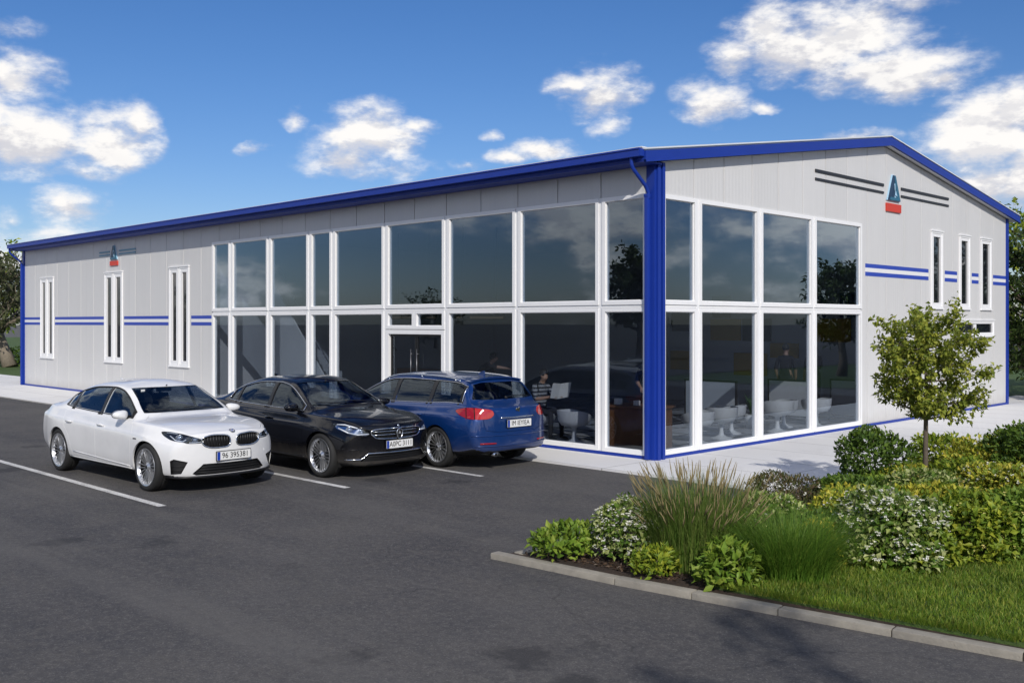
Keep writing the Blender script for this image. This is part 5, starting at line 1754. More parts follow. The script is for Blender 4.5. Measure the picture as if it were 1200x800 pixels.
surf_tube('bumper_crease', S, [(-.76,.385),(.76,.385)], .012, M['car_blue'], bw, .002, .05, False, 'front', -1)
for sg in (1,-1):
    surf_tube('rear_reflector', S, [(sg*.45,.425),(sg*.70,.425)], .014, M['tail_red'], bw, .002, .05, False, 'front', -1)
    # roof rails
    P = []
    for k in range(17):
        x = -1.62 + 2.0*k/16
        h_, n_ = S.hit((x, sg*(S.f['w_rr'](x)-.015), 3), (0,0,-1))
        lift = .045*math.sin(PI*min(1, max(0, k/16)))**.35
        P.append(h_ + Vector((0,0,lift)))
    r_ = MB(); r_.tube(P, .014, 8)
    for k in (1, 8, 15): r_.tube([P[k], P[k] - Vector((0,0,.06))], .014, 6)
    r_.build('roof_rail', M['chrome'], bw)
# little winged badge, rear wiper
p, n = S.front(0,.93,-1)
Mx = basis(p - Vector((.004,0,0)), (0,-1,0), (0,0,1), (-1,0,0))
bd = MB(); bd.prism([(-.05,.0),(-.02,.028),(.01,.02),(.03,.04),(.045,.02),(.03,-.005),(.04,-.03),(.01,-.035),(-.01,-.012),(-.03,-.03)], Mx, 0, .008)
bd.build('badge', M['chrome'], tg)
P = []
for k in range(9):
    y = .05 - .55*k/8; q_, n_ = S.front(y, 1.10 + .02*math.sin(k/8*3), -1)
    P.append(q_ + (n_ if n_.x < 0 else -n_)*.016)
wi = MB(); wi.tube(P, .008, 6); wi.lathe([(0,0),(.025,0),(.02,.03),(0,.03)], 12, 0, basis(P[0], (0,1,0), (0,0,1), (-1,0,0))); wi.build('wiper', M['black'], tg)
sp = MB(); P = []
for y in np.linspace(-.56,.56,15):
    q_, n_ = S.hit((-1.72, float(y), 3), (0,0,-1)); P.append(q_)
vs = []
for q_ in P: vs += [q_ + Vector((.12,0,.012)), q_ + Vector((-.10,0,.004 + .0)), q_ + Vector((-.10,0,-.022)), q_ + Vector((.10,0,-.03))]
fs = []
for i in range(len(P)-1):
    for k in range(4): fs.append((i*4+k, i*4+(k+1) % 4, (i+1)*4+(k+1) % 4, (i+1)*4+k))
fs += [(3,2,1,0), tuple((len(P)-1)*4+k for k in range(4))]
sp.add(vs, fs, 0, True); fix(sp.build('spoiler', M['car_blue'], tg, sharp=40))
for sg in (.5,): 
    e_ = MB(); e_.lathe([(.024,0),(.03,0),(.03,.12),(.024,.12),(.024,.0)], 16, 0, basis((-2.33,.48,.255), (0,1,0), (0,0,1), (1,0,0))); e_.build('exhaust_pipe', M['chrome'], bw)
# ------------------------------------------------------------------ plants
def rnd_unit():
    while True:
        v = Vector((random.uniform(-1,1), random.uniform(-1,1), random.uniform(-1,1)))
        if .05 < v.length < 1: return v.normalized()

def add_leaf(mb, p, d, nrm, L, W, mi=0, fold=.25):
    """one pointed leaf folded along its midrib"""
    d = d.normalized()
    s = d.cross(nrm)
    if s.length < 1e-4: s = d.cross(Vector((.3,.5,.8)))
    s.normalize(); n = s.cross(d)
    tip = p + d*L - n*L*.12
    a = p + d*L*.45 + s*W*.5 + n*W*fold; b = p + d*L*.45 - s*W*.5 + n*W*fold; m = p + d*L*.5
    mb.add([p, a, tip, b, m], [(0,4,1), (1,4,2), (0,3,4), (3,2,4)], mi)

def lobes(rx, ry, rz, k):
    """bumpy outline of a bush: a handful of overlapping rounded masses"""
    L = [(Vector((0,0,rz*.5)), .72)]
    for i in range(5):
        a = 2*PI*i/5 + random.random(); L.append((Vector((rx*.55*math.cos(a), ry*.55*math.sin(a), rz*.24)), .40))
    for i in range(k):
        a = random.uniform(0, 2*PI); e = random.uniform(-.1, 1.0)
        L.append((Vector((rx*.58*math.cos(a)*math.cos(e), ry*.58*math.sin(a)*math.cos(e), rz*(.45+.36*math.sin(e)))), random.uniform(.28,.48)))
    return L

def bush_mesh(rx, ry, rz, n, ll, lw, mats, k=9, flowers=0, upright=.35, fsize=.014, young=0.0):
    """leaf mass; optional second mesh of flowers"""
    mb = MB(); fl = MB(); st = MB()
    L = lobes(rx, ry, rz, k)
    weights = [r**2 for _, r in L]
    for i in range(n):
        c, r = random.choices(L, weights)[0]
        u = rnd_unit()
        if u.z < -.55: u.z *= -.6
        rad = r*(random.uniform(.5, 1.06) if random.random() < .7 else random.uniform(.85, 1.12))
        p = c + Vector((u.x*rx*rad, u.y*ry*rad, u.z*rz*rad*.62))
        if p.z < .015: p.z = random.uniform(.015, .08)
        if any(((p-c2).x/(rx*r2))**2 + ((p-c2).y/(ry*r2))**2 + ((p-c2).z/(rz*r2*.62))**2 < .38 for c2, r2 in L): continue
        d = (u*.8 + rnd_unit()*.8 + Vector((0,0,upright)))
        s = random.uniform(.65, 1.2)
        nrm = (u + Vector((0,0,.9)) + rnd_unit()*.5)
        add_leaf(mb, p, d, nrm, ll*s, lw*s)
        if flowers and u.z > -.1 and random.random() < flowers:
            q_ = p + u*ll*.5
            for j in range(random.randint(2,5)):
                c_ = q_ + rnd_unit()*fsize*1.3
                for m in range(4):
                    a = PI/2*m + random.random()
                    dd = (Vector((math.cos(a), math.sin(a), .4)) + u*.5)
                    add_leaf(fl, c_, dd, u, fsize, fsize*.8, 0, .1)
    for i in range(14):
        c, r = random.choice(L)
        e = c + rnd_unit()*r*rx*.6; e.z = max(e.z, .1)
        st.tube([(random.uniform(-.08,.08)*rx*4, random.uniform(-.08,.08)*ry*4, 0), e*.5 + Vector((0,0,.05)), e], [.008,.006,.003], 5)
    return mb, st, fl

GREEN = lambda *c: [(i/(max(1, len(c)-1)), x) for i, x in enumerate(c)]
M['bark'] = mat('brown_bark', (0.12,0.095,0.07), .9, var=.35, vscale=20, bump=.6, bscale=60)
M['bark_pale'] = mat('grey_olive_bark', (0.22,0.185,0.14), .9, var=.4, vscale=9, bump=.8, bscale=25)
M['leaf_light'] = leaf_mat('fresh_green_leaf', GREEN((0.112,0.210,0.025),(0.195,0.308,0.037),(0.300,0.378,0.056)))
M['leaf_mid'] = leaf_mat('mid_green_leaf', GREEN((0.103,0.179,0.018),(0.220,0.311,0.030),(0.405,0.430,0.044)))
M['leaf_dark'] = leaf_mat('dark_green_leaf', GREEN((0.048,0.098,0.018),(0.092,0.164,0.024),(0.158,0.240,0.033)))
M['leaf_yellow'] = leaf_mat('golden_green_leaf', GREEN((0.129,0.211,0.025),(0.272,0.343,0.034),(0.472,0.462,0.052),(0.658,0.568,0.081),(0.200,0.290,0.034)))
M['leaf_cream'] = leaf_mat('variegated_leaf', GREEN((0.076,0.153,0.019),(0.162,0.255,0.034),(0.342,0.408,0.111),(0.589,0.612,0.289),(0.114,0.204,0.025),(0.085,0.173,0.021)))
M['petal'] = mat('white_petal', (.78,.77,.68), .6, var=.05)
M['petal_yellow'] = mat('pale_yellow_petal', (.72,.62,.22), .6, var=.1)
M['leaf_tree'] = leaf_mat('young_tree_leaf', GREEN((0.145,0.203,0.028),(0.264,0.311,0.044),(0.449,0.459,0.072)), translucent=.35)
M['leaf_olive'] = leaf_mat('grey_green_olive_leaf', GREEN((.05,.065,.03),(.085,.10,.045),(.14,.155,.075)))
M['leaf_forest'] = leaf_mat('deep_tree_leaf', GREEN((.022,.045,.010),(.045,.08,.016),(.085,.125,.028)))
M['heath'] = leaf_mat('dry_heath_leaf', GREEN((.06,.085,.025),(.13,.13,.04),(.17,.11,.07)))

def bush(label, x, y, rx, ry, rz, n, ll, lw, leaf, name='shrub', k=9, flowers=0, petal='petal', upright=.35, fsize=.014):
    t = thing(name, label, 'shrub', (x, y, .05), random.uniform(0, 6.28), 'shrubs in the planting bed')
    if x > 4.3 and y > -5.0: rx, ry, n = rx*1.13, ry*1.13, n*1.2
    mb, st, fl = bush_mesh(rx, ry, rz, int(n*2.1), ll*1.02, lw*1.12, None, k, flowers, upright, fsize)
    mb.build('foliage', M[leaf], t)
    st.build('stems', M['bark'], t)
    if flowers: tag(fl.build('flowers', M[petal], t), kind='stuff')
    return t

random.seed(21)
# front row along the kerb
bush('low fresh green shrub at the very tip of the planting bed', 3.62, -6.22, .30, .30, .32, 650, .085, .04, 'leaf_light', upright=.6, k=7)
bush('white flowering variegated shrub left of the tall brown grass', 4.12, -5.85, .36, .36, .60, 2600, .055, .034, 'leaf_cream', flowers=.2, k=10)
bush('smallest low green shrub below the white flowering one', 4.68, -6.18, .22, .2, .24, 450, .075, .03, 'leaf_mid', k=6, upright=.6)
bush('leafy bright green shrub between the two grass tufts by kerb', 5.36, -6.10, .25, .23, .36, 520, .095, .05, 'leaf_light', k=7, upright=.5)
bush('white flowering rounded shrub above the lawn edge', 6.02, -4.30, .55, .5, .66, 4200, .065, .038, 'leaf_cream', flowers=.17, k=12, fsize=.016)
bush('dark low shrub under the bright leafy one by kerb', 5.34, -5.72, .25, .25, .33, 600, .07, .035, 'leaf_dark', k=6)
# middle rows
bush('dry heathery shrub behind the tall brown grass', 3.92, -2.65, .52, .45, .46, 2600, .045, .018, 'heath', flowers=.03, k=12, upright=.8, fsize=.014)
bush('low dark green shrub right of the heathery one', 4.50, -2.25, .42, .4, .42, 1600, .07, .038, 'leaf_dark', k=9)
bush('dark green dome shaped shrub closest to the gable glass', 4.42, -1.25, .46, .44, .94, 2800, .065, .036, 'leaf_dark', k=12)
bush('golden shrub at the foot of the young tree, left side', 4.78, -1.3, .36, .34, .52, 1500, .06, .034, 'leaf_yellow', k=9)
bush('cream and gold mottled shrub in front of the young tree', 5.40, -2.0, .56, .5, .58, 2800, .06, .034, 'leaf_cream', flowers=.04, petal='petal_yellow', k=12)
bush('small pale gold shrub behind the green grass tuft', 5.08, -3.2, .42, .4, .48, 1700, .06, .034, 'leaf_yellow', k=9, flowers=.03)
bush('golden yellow shrub behind and right of the young tree', 5.15, .35, .60, .5, .78, 2600, .065, .036, 'leaf_yellow', k=12)
bush('tall dark green shrub by the right edge near the gable wall', 5.75, .15, .55, .5, 1.0, 3000, .07, .04, 'leaf_dark', k=12)
bush('pale blossomed gold shrub below the tall dark one', 6.02, -1.55, .56, .5, .68, 2700, .06, .034, 'leaf_yellow', k=12, flowers=.06)
bush('mid green bushy shrub right of the white flowering dome', 6.38, -3.65, .44, .42, .62, 2200, .075, .042, 'leaf_mid', k=10, flowers=.02, petal='petal_yellow')
bush('bright yellow green shrub at the right end above lawn', 6.72, -3.2, .42, .4, .66, 2100, .075, .044, 'leaf_light', k=10, flowers=.03, petal='petal_yellow')
bush('deep green shrub cut by the right edge of the view', 6.85, -2.25, .42, .4, .66, 1900, .075, .042, 'leaf_dark', k=10)
bush('gold green shrub between the mottled and blossomed ones', 5.75, -2.75, .45, .42, .55, 1900, .065, .036, 'leaf_yellow', k=10)
bush('mid green shrub in the gap behind the white flowering dome', 5.65, -3.7, .42, .4, .55, 1700, .07, .04, 'leaf_mid', k=9)
bush('rounded green shrub just outside the bed corner on the right', 7.4, -1.6, .5, .5, .75, 1500, .08, .045, 'leaf_mid', k=10)
bush('leafy shrub farther back beside the pavement kerb', 4.15, 1.3, .5, .5, .6, 1300, .08, .045, 'leaf_mid', k=10)
bush('dark shrub farthest back along the pavement kerb', 5.0, 3.2, .6, .6, .8, 1300, .09, .05, 'leaf_dark', k=10)

bush('low green groundcover between white shrub and tall grass', 4.35, -5.45, .34, .3, .30, 900, .06, .034, 'leaf_mid', k=8, upright=.6)
bush('low golden groundcover behind the green grass tuft', 5.45, -4.75, .40, .34, .36, 1100, .06, .034, 'leaf_yellow', k=8, upright=.6)
bush('low dark groundcover left of the white flowering dome', 5.15, -4.15, .44, .4, .38, 1200, .065, .036, 'leaf_dark', k=8, upright=.5)
bush('pale mottled groundcover behind the tall brown grass', 4.45, -3.85, .50, .42, .42, 1500, .06, .032, 'leaf_cream', k=9, upright=.5, flowers=.05)
bush('small green shrub between white dome and bushy shrub by lawn', 6.28, -4.25, .28, .26, .40, 900, .065, .036, 'leaf_mid', k=7)
bush('bright low shrub between the gold shrub and the dark dome', 4.72, -1.95, .42, .36, .42, 1300, .06, .034, 'leaf_light', k=8)
bush('mid green shrub filling the gap right of the young tree', 5.45, -.95, .46, .42, .62, 1700, .065, .036, 'leaf_mid', k=9)
def grass_tuft(label, x, y, r, h, n, w, leaf, droop=.5, heads=None, rootw=.34):
    t = thing('ornamental_grass', label, 'grass tuft', (x, y, .05), 0, 'ornamental grass tufts')
    mb = MB(); hd = MB()
    for i in range(n):
        a = random.uniform(0, 2*PI); rr = r*rootw*math.sqrt(random.random())
        base = Vector((rr*math.cos(a), rr*math.sin(a), 0))
        a2 = a + random.uniform(-.8,.8)
        out = Vector((math.cos(a2), math.sin(a2), 0))
        H = h*random.uniform(.55, 1.06); sp = r*random.uniform(.1, 1.0)*droop*1.7
        side = Vector((-out.y, out.x, 0)); side = (side + rnd_unit()*.6).normalized()
        pts = []
        for k in range(5):
            s_ = k/4
            pts.append(base + out*(sp*s_**1.8) + Vector((0,0,H*(s_ - .18*droop*s_**2.6))))
        ww = w*random.uniform(.7,1.2)
        vs = []
        for k, p in enumerate(pts[:-1]): vs += [p - side*ww*(1-k*.2)*.5, p + side*ww*(1-k*.2)*.5]
        vs.append(pts[-1])
        mb.add(vs, [(0,1,3,2), (2,3,5,4), (4,5,7,6), (6,7,8)])
        if heads and random.random() < heads:
            tip = pts[-1]; d = (pts[-1]-pts[-2]).normalized()
            hd.tube([tip - d*.10, tip - d*.03, tip + d*.07], [.002,.006,.0015], 4)
    mb.build('blades', M[leaf], t)
    if heads: hd.build('seed_heads', M['seed'], t)
M['blade_brown'] = leaf_mat('tan_green_blade', GREEN((0.095,0.193,0.028),(0.152,0.244,0.043),(0.266,0.321,0.085),(0.114,0.220,0.033),(0.190,0.206,0.067)), translucent=.4)
M['blade_green'] = leaf_mat('fresh_green_blade', GREEN((0.083,0.187,0.022),(0.132,0.253,0.030),(0.220,0.319,0.050)), translucent=.4)
M['seed'] = mat('dry_seed_head', (.24,.19,.09), .9)
grass_tuft('tall brownish ornamental grass with seed heads in the bed', 4.72, -5.60, .66, .90, 3600, .0058, 'blade_brown', .34, .10, .62)
grass_tuft('rounded fresh green grass tuft in front of lawn', 5.62, -5.48, .66, .68, 3200, .0068, 'blade_green', .55, None, .5)

# loose bark chips on the soil
random.seed(5)
mb = MB()
M['chip'] = leaf_mat('bark_chip', GREEN((.03,.018,.012),(.07,.042,.028),(.13,.085,.055)), translucent=0)
for i in range(5200):
    x = random.uniform(3.2, 6.2); y = random.uniform(-6.55, -4.2)
    if random.random() < .3: x = random.uniform(3.2, 7.2); y = random.uniform(-4.5, 0.5)
    if y < -6.6 + (x-3.0)*.105 + .17: continue
    d = Vector((random.uniform(-1,1), random.uniform(-1,1), random.uniform(-.35,.35))).normalized()
    n = (Vector((0,0,1)) + rnd_unit()*.6).normalized(); s = d.cross(n).normalized()
    l = random.uniform(.012,.035); w = random.uniform(.005,.013)
    p = Vector((x, y, .052 + random.uniform(0,.012)))
    mb.add([p-d*l-s*w, p+d*l-s*w*.6, p+d*l*.8+s*w, p-d*l*.8+s*w, p + n*.008], [(0,1,4), (1,2,4), (2,3,4), (3,0,4)])
tag(mb.build('mulch', M['chip']), 'loose dark bark chips on the planting soil', 'mulch', kind='stuff')

# lawn blades
def inside(poly, x, y):
    c = False
    for i in range(len(poly)):
        (x1, y1), (x2, y2) = poly[i-1], poly[i]
        if (y1 > y) != (y2 > y) and x < (x2-x1)*(y-y1)/(y2-y1)+x1: c = not c
    return c
M['turf'] = leaf_mat('lawn_blade', GREEN((0.070,0.135,0.013),(0.118,0.212,0.020),(0.198,0.288,0.033),(0.317,0.322,0.062)), translucent=.3)
mb = MB()
cnt = 0
while cnt < 62000:
    # denser near the camera-side kerb
    x = random.uniform(5.2, 10.5); y = random.uniform(-6.2, -.6)
    if x > 8.2 and random.random() < .65: continue
    if not inside(lawn_poly, x, y): continue
    cnt += 1
    h = random.uniform(.025,.06)*(1.35 if mnoise.noise((x*2.3, y*2.3, 1)) > .25 else 1); a = random.uniform(0, 2*PI); w = random.uniform(.0022,.0042)
    dx, dy = math.cos(a), math.sin(a); l = random.uniform(.1,.9)*h
    b2 = random.uniform(0, 6.28); ox, oy = math.cos(b2)*l, math.sin(b2)*l
    mb.add([(x-dx*w, y-dy*w, .083), (x+dx*w, y+dy*w, .083), (x+dx*w*.7+ox*.4, y+dy*w*.7+oy*.4, .085+h*.6), (x-dx*w*.7+ox*.4, y-dy*w*.7+oy*.4, .085+h*.6), (x+ox, y+oy, .085+h)], [(0,1,2,3), (3,2,4)])
# ragged blades hanging over the kerb edge
for i in range(2600):
    t_ = random.random(); x = 5.3 + t_*3.6; y = -6.23 + (x-5.3)*.107 + .0 + random.uniform(-.03,.05)
    h = random.uniform(.03,.075); w = .003; a = random.uniform(0,6.28)
    mb.add([(x-w, y, .08), (x+w, y, .08), (x+math.cos(a)*h*.5, y-abs(math.sin(a))*h*.6, .08+h)], [(0,1,2)])
tag(mb.build('grass', M['turf']), 'short mown green lawn grass inside the kerb', 'grass', kind='stuff')

# ------------------------------------------------------------------ trees
def tree(label, loc, H, trunk_h, cr, leaf, barkm, nbr, twigs, per, ll, lw, name='tree', tr=.05, base_w=1.0, seed=1, low=.0, lean=(0,0), group=None, spread=1.0, shape=1.0):
    random.seed(seed)
    t = thing(name, label, 'tree', loc, 0, group)
    tk = MB(); lf = MB()
    top = Vector((lean[0], lean[1], H*.88))
    P = [Vector((0,0,0)), Vector((lean[0]*.2+random.uniform(-.02,.02)*H, lean[1]*.2, trunk_h*.5)), Vector((lean[0]*.4, lean[1]*.4+random.uniform(-.01,.01)*H, trunk_h)), Vector((lean[0]*.7, lean[1]*.7, (trunk_h+H*.88)/2)), top]
    tk.tube(P, [tr*1.35*base_w, tr*1.0, tr*.85, tr*.5, tr*.12], 9)
    def along(s):
        s = s*4; i = min(int(s), 3); return P[i].lerp(P[i+1], s-i)
    ends = []
    for b in range(nbr):
        s = .5 + .46*(b+random.random()*.8)/nbr
        o = along(s)
        fr = (o.z-trunk_h)/max(.01, (H-trunk_h))
        # crown width at this height: widest about a third of the way up
        wd = cr*spread*(math.sin(PI*min(1, (fr*.80+.22)))**.7)*random.uniform(.72,1.12)
        a = b*2.399 + random.uniform(-.4,.4)
        rise = random.uniform(.18,.55)*cr*(1.0 + .8*fr)*shape
        e = o + Vector((math.cos(a)*wd, math.sin(a)*wd, rise))
        m = o.lerp(e, .5) + Vector((0,0,-.06*cr)) + rnd_unit()*.05*cr
        r0 = tr*(.5-.3*fr)
        tk.tube([o, m, e], [r0, r0*.6, r0*.18], 6)
        ends.append((o, m, e, r0*.35))
    ends.append((along(.72), along(.87), top, tr*.2)); ends.append((along(.8), along(.9), top + Vector((0,0,H*.05)), tr*.15))
    for (o, m, e, r0) in ends:
        for k in range(twigs):
            s = random.uniform(.25, 1.0)
            base = o.lerp(m, s*2) if s < .5 else m.lerp(e, s*2-1)
            d = ((e-o).normalized() + rnd_unit()*.95 + Vector((0,0,.25))).normalized()
            L = cr*random.uniform(.22,.46)
            tip = base + d*L; 
            tk.tube([base, base + d*L*.5 + rnd_unit()*L*.08, tip], [max(.002, r0*.6), max(.0015, r0*.35), .001], 4, cap=False)
            for j in range(per):
                q_ = base.lerp(tip, random.uniform(.15, 1.05)) + rnd_unit()*ll*.55
                dd = d*.5 + rnd_unit() + Vector((0,0,-.15))
                add_leaf(lf, q_, dd, rnd_unit()+Vector((0,0,1.0)), ll*random.uniform(.7,1.25), lw*random.uniform(.7,1.25))
    tk.build('trunk', M[barkm], t)
    lf.build('crown', M[leaf], t)
    return t
tree('young slender tree with airy olive green crown in the planting bed', (4.88,-.88,.05), 2.46, 1.02, .64, 'leaf_tree', 'bark', 36, 10, 21, .066, .040, tr=.032, seed=11, shape=.6)
olive = tree('old olive tree with gnarled pale trunk beyond the far left corner', (-45.5,5.2,0), 5.3, 1.5, 2.9, 'leaf_olive', 'bark_pale', 22, 12, 15, .3, .12, tr=.3, seed=4, lean=(-1.0,-.8), name='olive_tree')
tree('broad olive tree standing left of the gnarled one', (-50,2.5,0), 5.6, 1.4, 3.2, 'leaf_olive', 'bark_pale', 22, 10, 13, .3, .12, tr=.35, seed=9, name='olive_tree')
tree('pale leafy tree farther behind the olives', (-62,9,0), 6.0, 1.2, 3.0, 'leaf_mid', 'bark', 20, 9, 12, .35, .17, tr=.25, seed=14)
gr = 'trees beyond the gable end'
tree('dark bushy tree directly beyond the far gable corner', (-.3,20.0,0), 4.9, .3, 2.1, 'leaf_forest', 'bark', 26, 11, 18, .19, .10, tr=.14, seed=31, group=gr)
tree('taller dark tree right of the gable corner', (2.9,22.5,0), 6.2, .6, 2.4, 'leaf_forest', 'bark', 26, 11, 16, .22, .11, tr=.16, seed=32, group=gr)
tree('lighter green tree behind the dark ones at the gable end', (-1.5,25.5,0), 6.6, .8, 2.6, 'leaf_mid', 'bark', 24, 10, 14, .24, .12, tr=.16, seed=33, group=gr)
tree('low dark tree filling the ground beside the gable corner', (1.3,18.6,0), 3.0, .15, 1.5, 'leaf_forest', 'bark', 24, 11, 16, .16, .09, tr=.1, seed=34, group=gr)
# behind and beside the camera: seen in the glass and by the shade they throw
random.seed(3)
gr = 'trees across the car park'
tree('dark round tree mirrored in the last front pane by the corner', (-11.0,-13.8,0), 4.7, 1.9, 1.15, 'leaf_forest', 'bark', 26, 10, 15, .2, .11, tr=.14, seed=41, group=gr)
tree('dark tree mirrored in the far gable pane', (10.6,27.5,0), 4.9, 1.3, 1.4, 'leaf_forest', 'bark', 24, 10, 14, .26, .13, tr=.18, seed=43, group=gr)
tree('big tree behind the viewer shading the near asphalt', (20.6,-16.5,0), 10.2, 6.2, 2.0, 'leaf_forest', 'bark', 24, 10, 12, .26, .14, tr=.24, seed=44, group=gr)
far = tree('wide distant tree on the far side of the car park', (-8,-72,0), 6.5, 1.5, 4.2, 'leaf_forest', 'bark', 22, 9, 10, .5, .26, tr=.25, seed=45, group='distant trees round the car park')
random.seed(77)
spots = [(-22,-66),(-40,-58),(6,-70),(20,-66),(33,-60),(-58,-45),(-70,-25),(42,-38),(46,-14),(44,6),(40,24),(30,38),(16,48),(4,58),(-78,-6),(-84,14)]
for i, (x, y) in enumerate(spots):
    dup(far, (x, y, 0), random.uniform(0, 6.28), 'distant tree of the row across the car park, seen only in the glass', random.uniform(.4,.62))
far['label'] = 'distant tree of the row across the car park, seen only in the glass'
# clipped hedge and lawn at far left
hd = thing('hedge', 'low dark clipped hedge on the lawn beyond the far left corner', 'hedge', (-52,3.5,0), R(20))
mbh = MB()
for i in range(2600):
    p = Vector((random.uniform(-9,9), random.uniform(-.5,.5), random.uniform(.05,1.0)))
    add_leaf(mbh, p, rnd_unit(), rnd_unit(), .22, .12)
mbh.build('foliage', M['leaf_dark'], hd)

# ------------------------------------------------------------------ people inside the showroom
M['skin'] = mat('skin', (.42,.25,.17), .55, var=.06)
M['hair_black'] = mat('black_hair', (.012,.01,.009), .6)
M['suit'] = mat('dark_suit_cloth', (.018,.018,.023), .85)
M['suit2'] = mat('charcoal_suit_cloth', (.03,.03,.036), .85)
M['trouser'] = mat('dark_trouser_cloth', (.025,.026,.032), .85)
def striped():
    m = new_mat('striped_jumper'); q = NT(m.node_tree)
    out = q.n('ShaderNodeOutputMaterial'); b = q.n('ShaderNodeBsdfPrincipled', i_Roughness=.85)
    sp = q.n('ShaderNodeSeparateXYZ'); q.set(sp.inputs[0], q.n('ShaderNodeTexCoord').outputs['Object'])
    w = q.math('GREATER_THAN', q.math('SINE', q.math('MULTIPLY', sp.outputs[2], 2*PI/.075)), .1)
    q.set(b.inputs['Base Color'], q.mix(w, c4((.30,.31,.33)), c4((.035,.037,.045)))); q.set(out.inputs[0], b.outputs[0]); return m
M['striped'] = striped()
M['shoe'] = M['black']

def person(label, loc, rz, J, top, legs, hair='hair_black', group=None):
    """J: joint positions in a local frame, x forward, y left. One continuous skin-grown body, clothes by region, hair a child."""
    t = thing('person', label, 'person', loc, rz, group)
    V = []; E = []; Rr = []; reg = []
    def v(p, r, g, par=None):
        V.append(Vector(p)); Rr.append(r); reg.append(g)
        if par is not None: E.append((par, len(V)-1))
        return len(V)-1
    pel = v(J['pelvis'], .125, 'legs')
    wa = v(Vector(J['pelvis']).lerp(Vector(J['chest']), .45), .115, 'top', pel)
    ch = v(J['chest'], .135, 'top', wa)
    up = Vector(J['neck']) - Vector(J['chest'])
    nb = v(J['neck'], .062, 'top', ch)
    hd = Vector(J['head'])
    nk = v(Vector(J['neck']).lerp(hd, .42), .05, 'skin', nb)
    ck = v(hd + Vector((.012,0,-.035)), .074, 'skin', nk)
    cr_ = v(hd + Vector((-.005,0,.055)), .082, 'skin', ck)
    for s, n in ((1,'l'), (-1,'r')):
        sh = v(J['sh_'+n], .062, 'top', ch); el = v(J['el_'+n], .044, 'top', sh); wr = v(J['wr_'+n], .029, 'skin', el)
        w_ = Vector(J['wr_'+n]); d = (w_ - Vector(J['el_'+n])).normalized()
        sd = d.cross(Vector((0,0,1))); sd = sd.normalized() if sd.length > .05 else Vector((0,1,0))
        dn = d.cross(sd).normalized()
        pm_ = v(w_ + d*.055, .026, 'skin', wr)
        for k in range(4):
            off = (k-1.5)*.021
            L = (.062,.074,.07,.054)[k]
            k1 = v(w_ + d*.095 + sd*off, .0095, 'skin', pm_)
            k2 = v(w_ + d*(.095+L*.55) + sd*off*1.1 + dn*.012, .008, 'skin', k1)
            v(w_ + d*(.095+L*.9) + sd*off*1.1 + dn*.036, .0065, 'skin', k2)
        th = v(w_ + d*.05 + sd*.034*s + dn*.012, .010, 'skin', pm_)
        v(w_ + d*.085 + sd*.05*s + dn*.024, .008, 'skin', th)
        hp = v(J['hip_'+n], .095, 'legs', pel); kn = v(J['kn_'+n], .062, 'legs', hp); an = v(J['an_'+n], .042, 'legs', kn)
        a_ = Vector(J['an_'+n]); fx = Vector(J.get('toe', (1,0,0)))
        he = v(a_ + Vector((0,0,-.045)) - fx*.03, .036, 'shoe', an)
        ft = v(a_ + fx*.10 + Vector((0,0,-.05)), .034, 'shoe', he); v(a_ + fx*.18 + Vector((0,0,-.055)), .026, 'shoe', ft)
    me = bpy.data.meshes.new('skel'); me.from_pydata([tuple(p) for p in V], E, []); me.update()
    o = bpy.data.objects.new('tmp', me); COL.objects.link(o)
    sk = o.modifiers.new('s', 'SKIN'); sk.use_smooth_shade = True
    for i, sv in enumerate(me.skin_vertices[0].data):
        sv.radius = (Rr[i], Rr[i]); sv.use_root = (i == 0)
    # chest broader than deep
    for i in (wa, ch): me.skin_vertices[0].data[i].radius = (Rr[i]*1.12, Rr[i]*.88)
    sb = o.modifiers.new('u', 'SUBSURF'); sb.levels = 2; sb.render_levels = 2
    dg = bpy.context.evaluated_depsgraph_get()
    bm_ = bpy.data.meshes.new_from_object(o.evaluated_get(dg)); bpy.data.objects.remove(o)
    mats = ['skin', top, legs, 'shoe']; key = {'skin':0, 'top':1, 'legs':2, 'shoe':3}
    bm_.materials.clear()
    for m_ in mats: bm_.materials.append(M[m_])
    seg = [(V[a], V[b], reg[b]) for a, b in E]
    mi = []
    for p in bm_.polygons:
        c = p.center; best = (9, 'top')
        for a, b, g in seg:
            ab = b-a; tt = max(0, min(1, (c-a).dot(ab)/max(1e-9, ab.length_squared)))
            dd = (c - (a + ab*tt)).length
            if dd < best[0]: best = (dd, g)
        mi.append(key[best[1]])
    bm_.polygons.foreach_set('material_index', mi)
    bm_.polygons.foreach_set('use_smooth', [True]*len(mi))
    # nose, brow, mouth and ears drawn out of the head surface
    face = Vector(J.get('face', (1,0,0))).normalized(); fs_ = face.cross(Vector((0,0,1))).normalized(); fu = fs_.cross(face)
    hc = hd + Vector((0,0,.015))
    for vx in bm_.vertices:
        r_ = vx.co - hc
        if r_.length < .16:
            a, b, c = r_.dot(face), r_.dot(fs_), r_.dot(fu)
            if a > .03:
                if abs(b) < .016 and -.05 < c < .012: vx.co += face*.022*(1-abs(b)/.016)
                if abs(abs(b)-.03) < .014 and abs(c-.018) < .012: vx.co -= face*.008
                if abs(b) < .026 and abs(c+.062) < .008: vx.co -= face*.005
            if abs(b) > .06 and abs(a) < .02 and abs(c) < .03: vx.co += fs_*(.014 if b > 0 else -.014)
    bo = link('body', bm_, t)
    h = MB(); b2 = bmesh.new(); bmesh.ops.create_uvsphere(b2, u_segments=20, v_segments=14, radius=1)
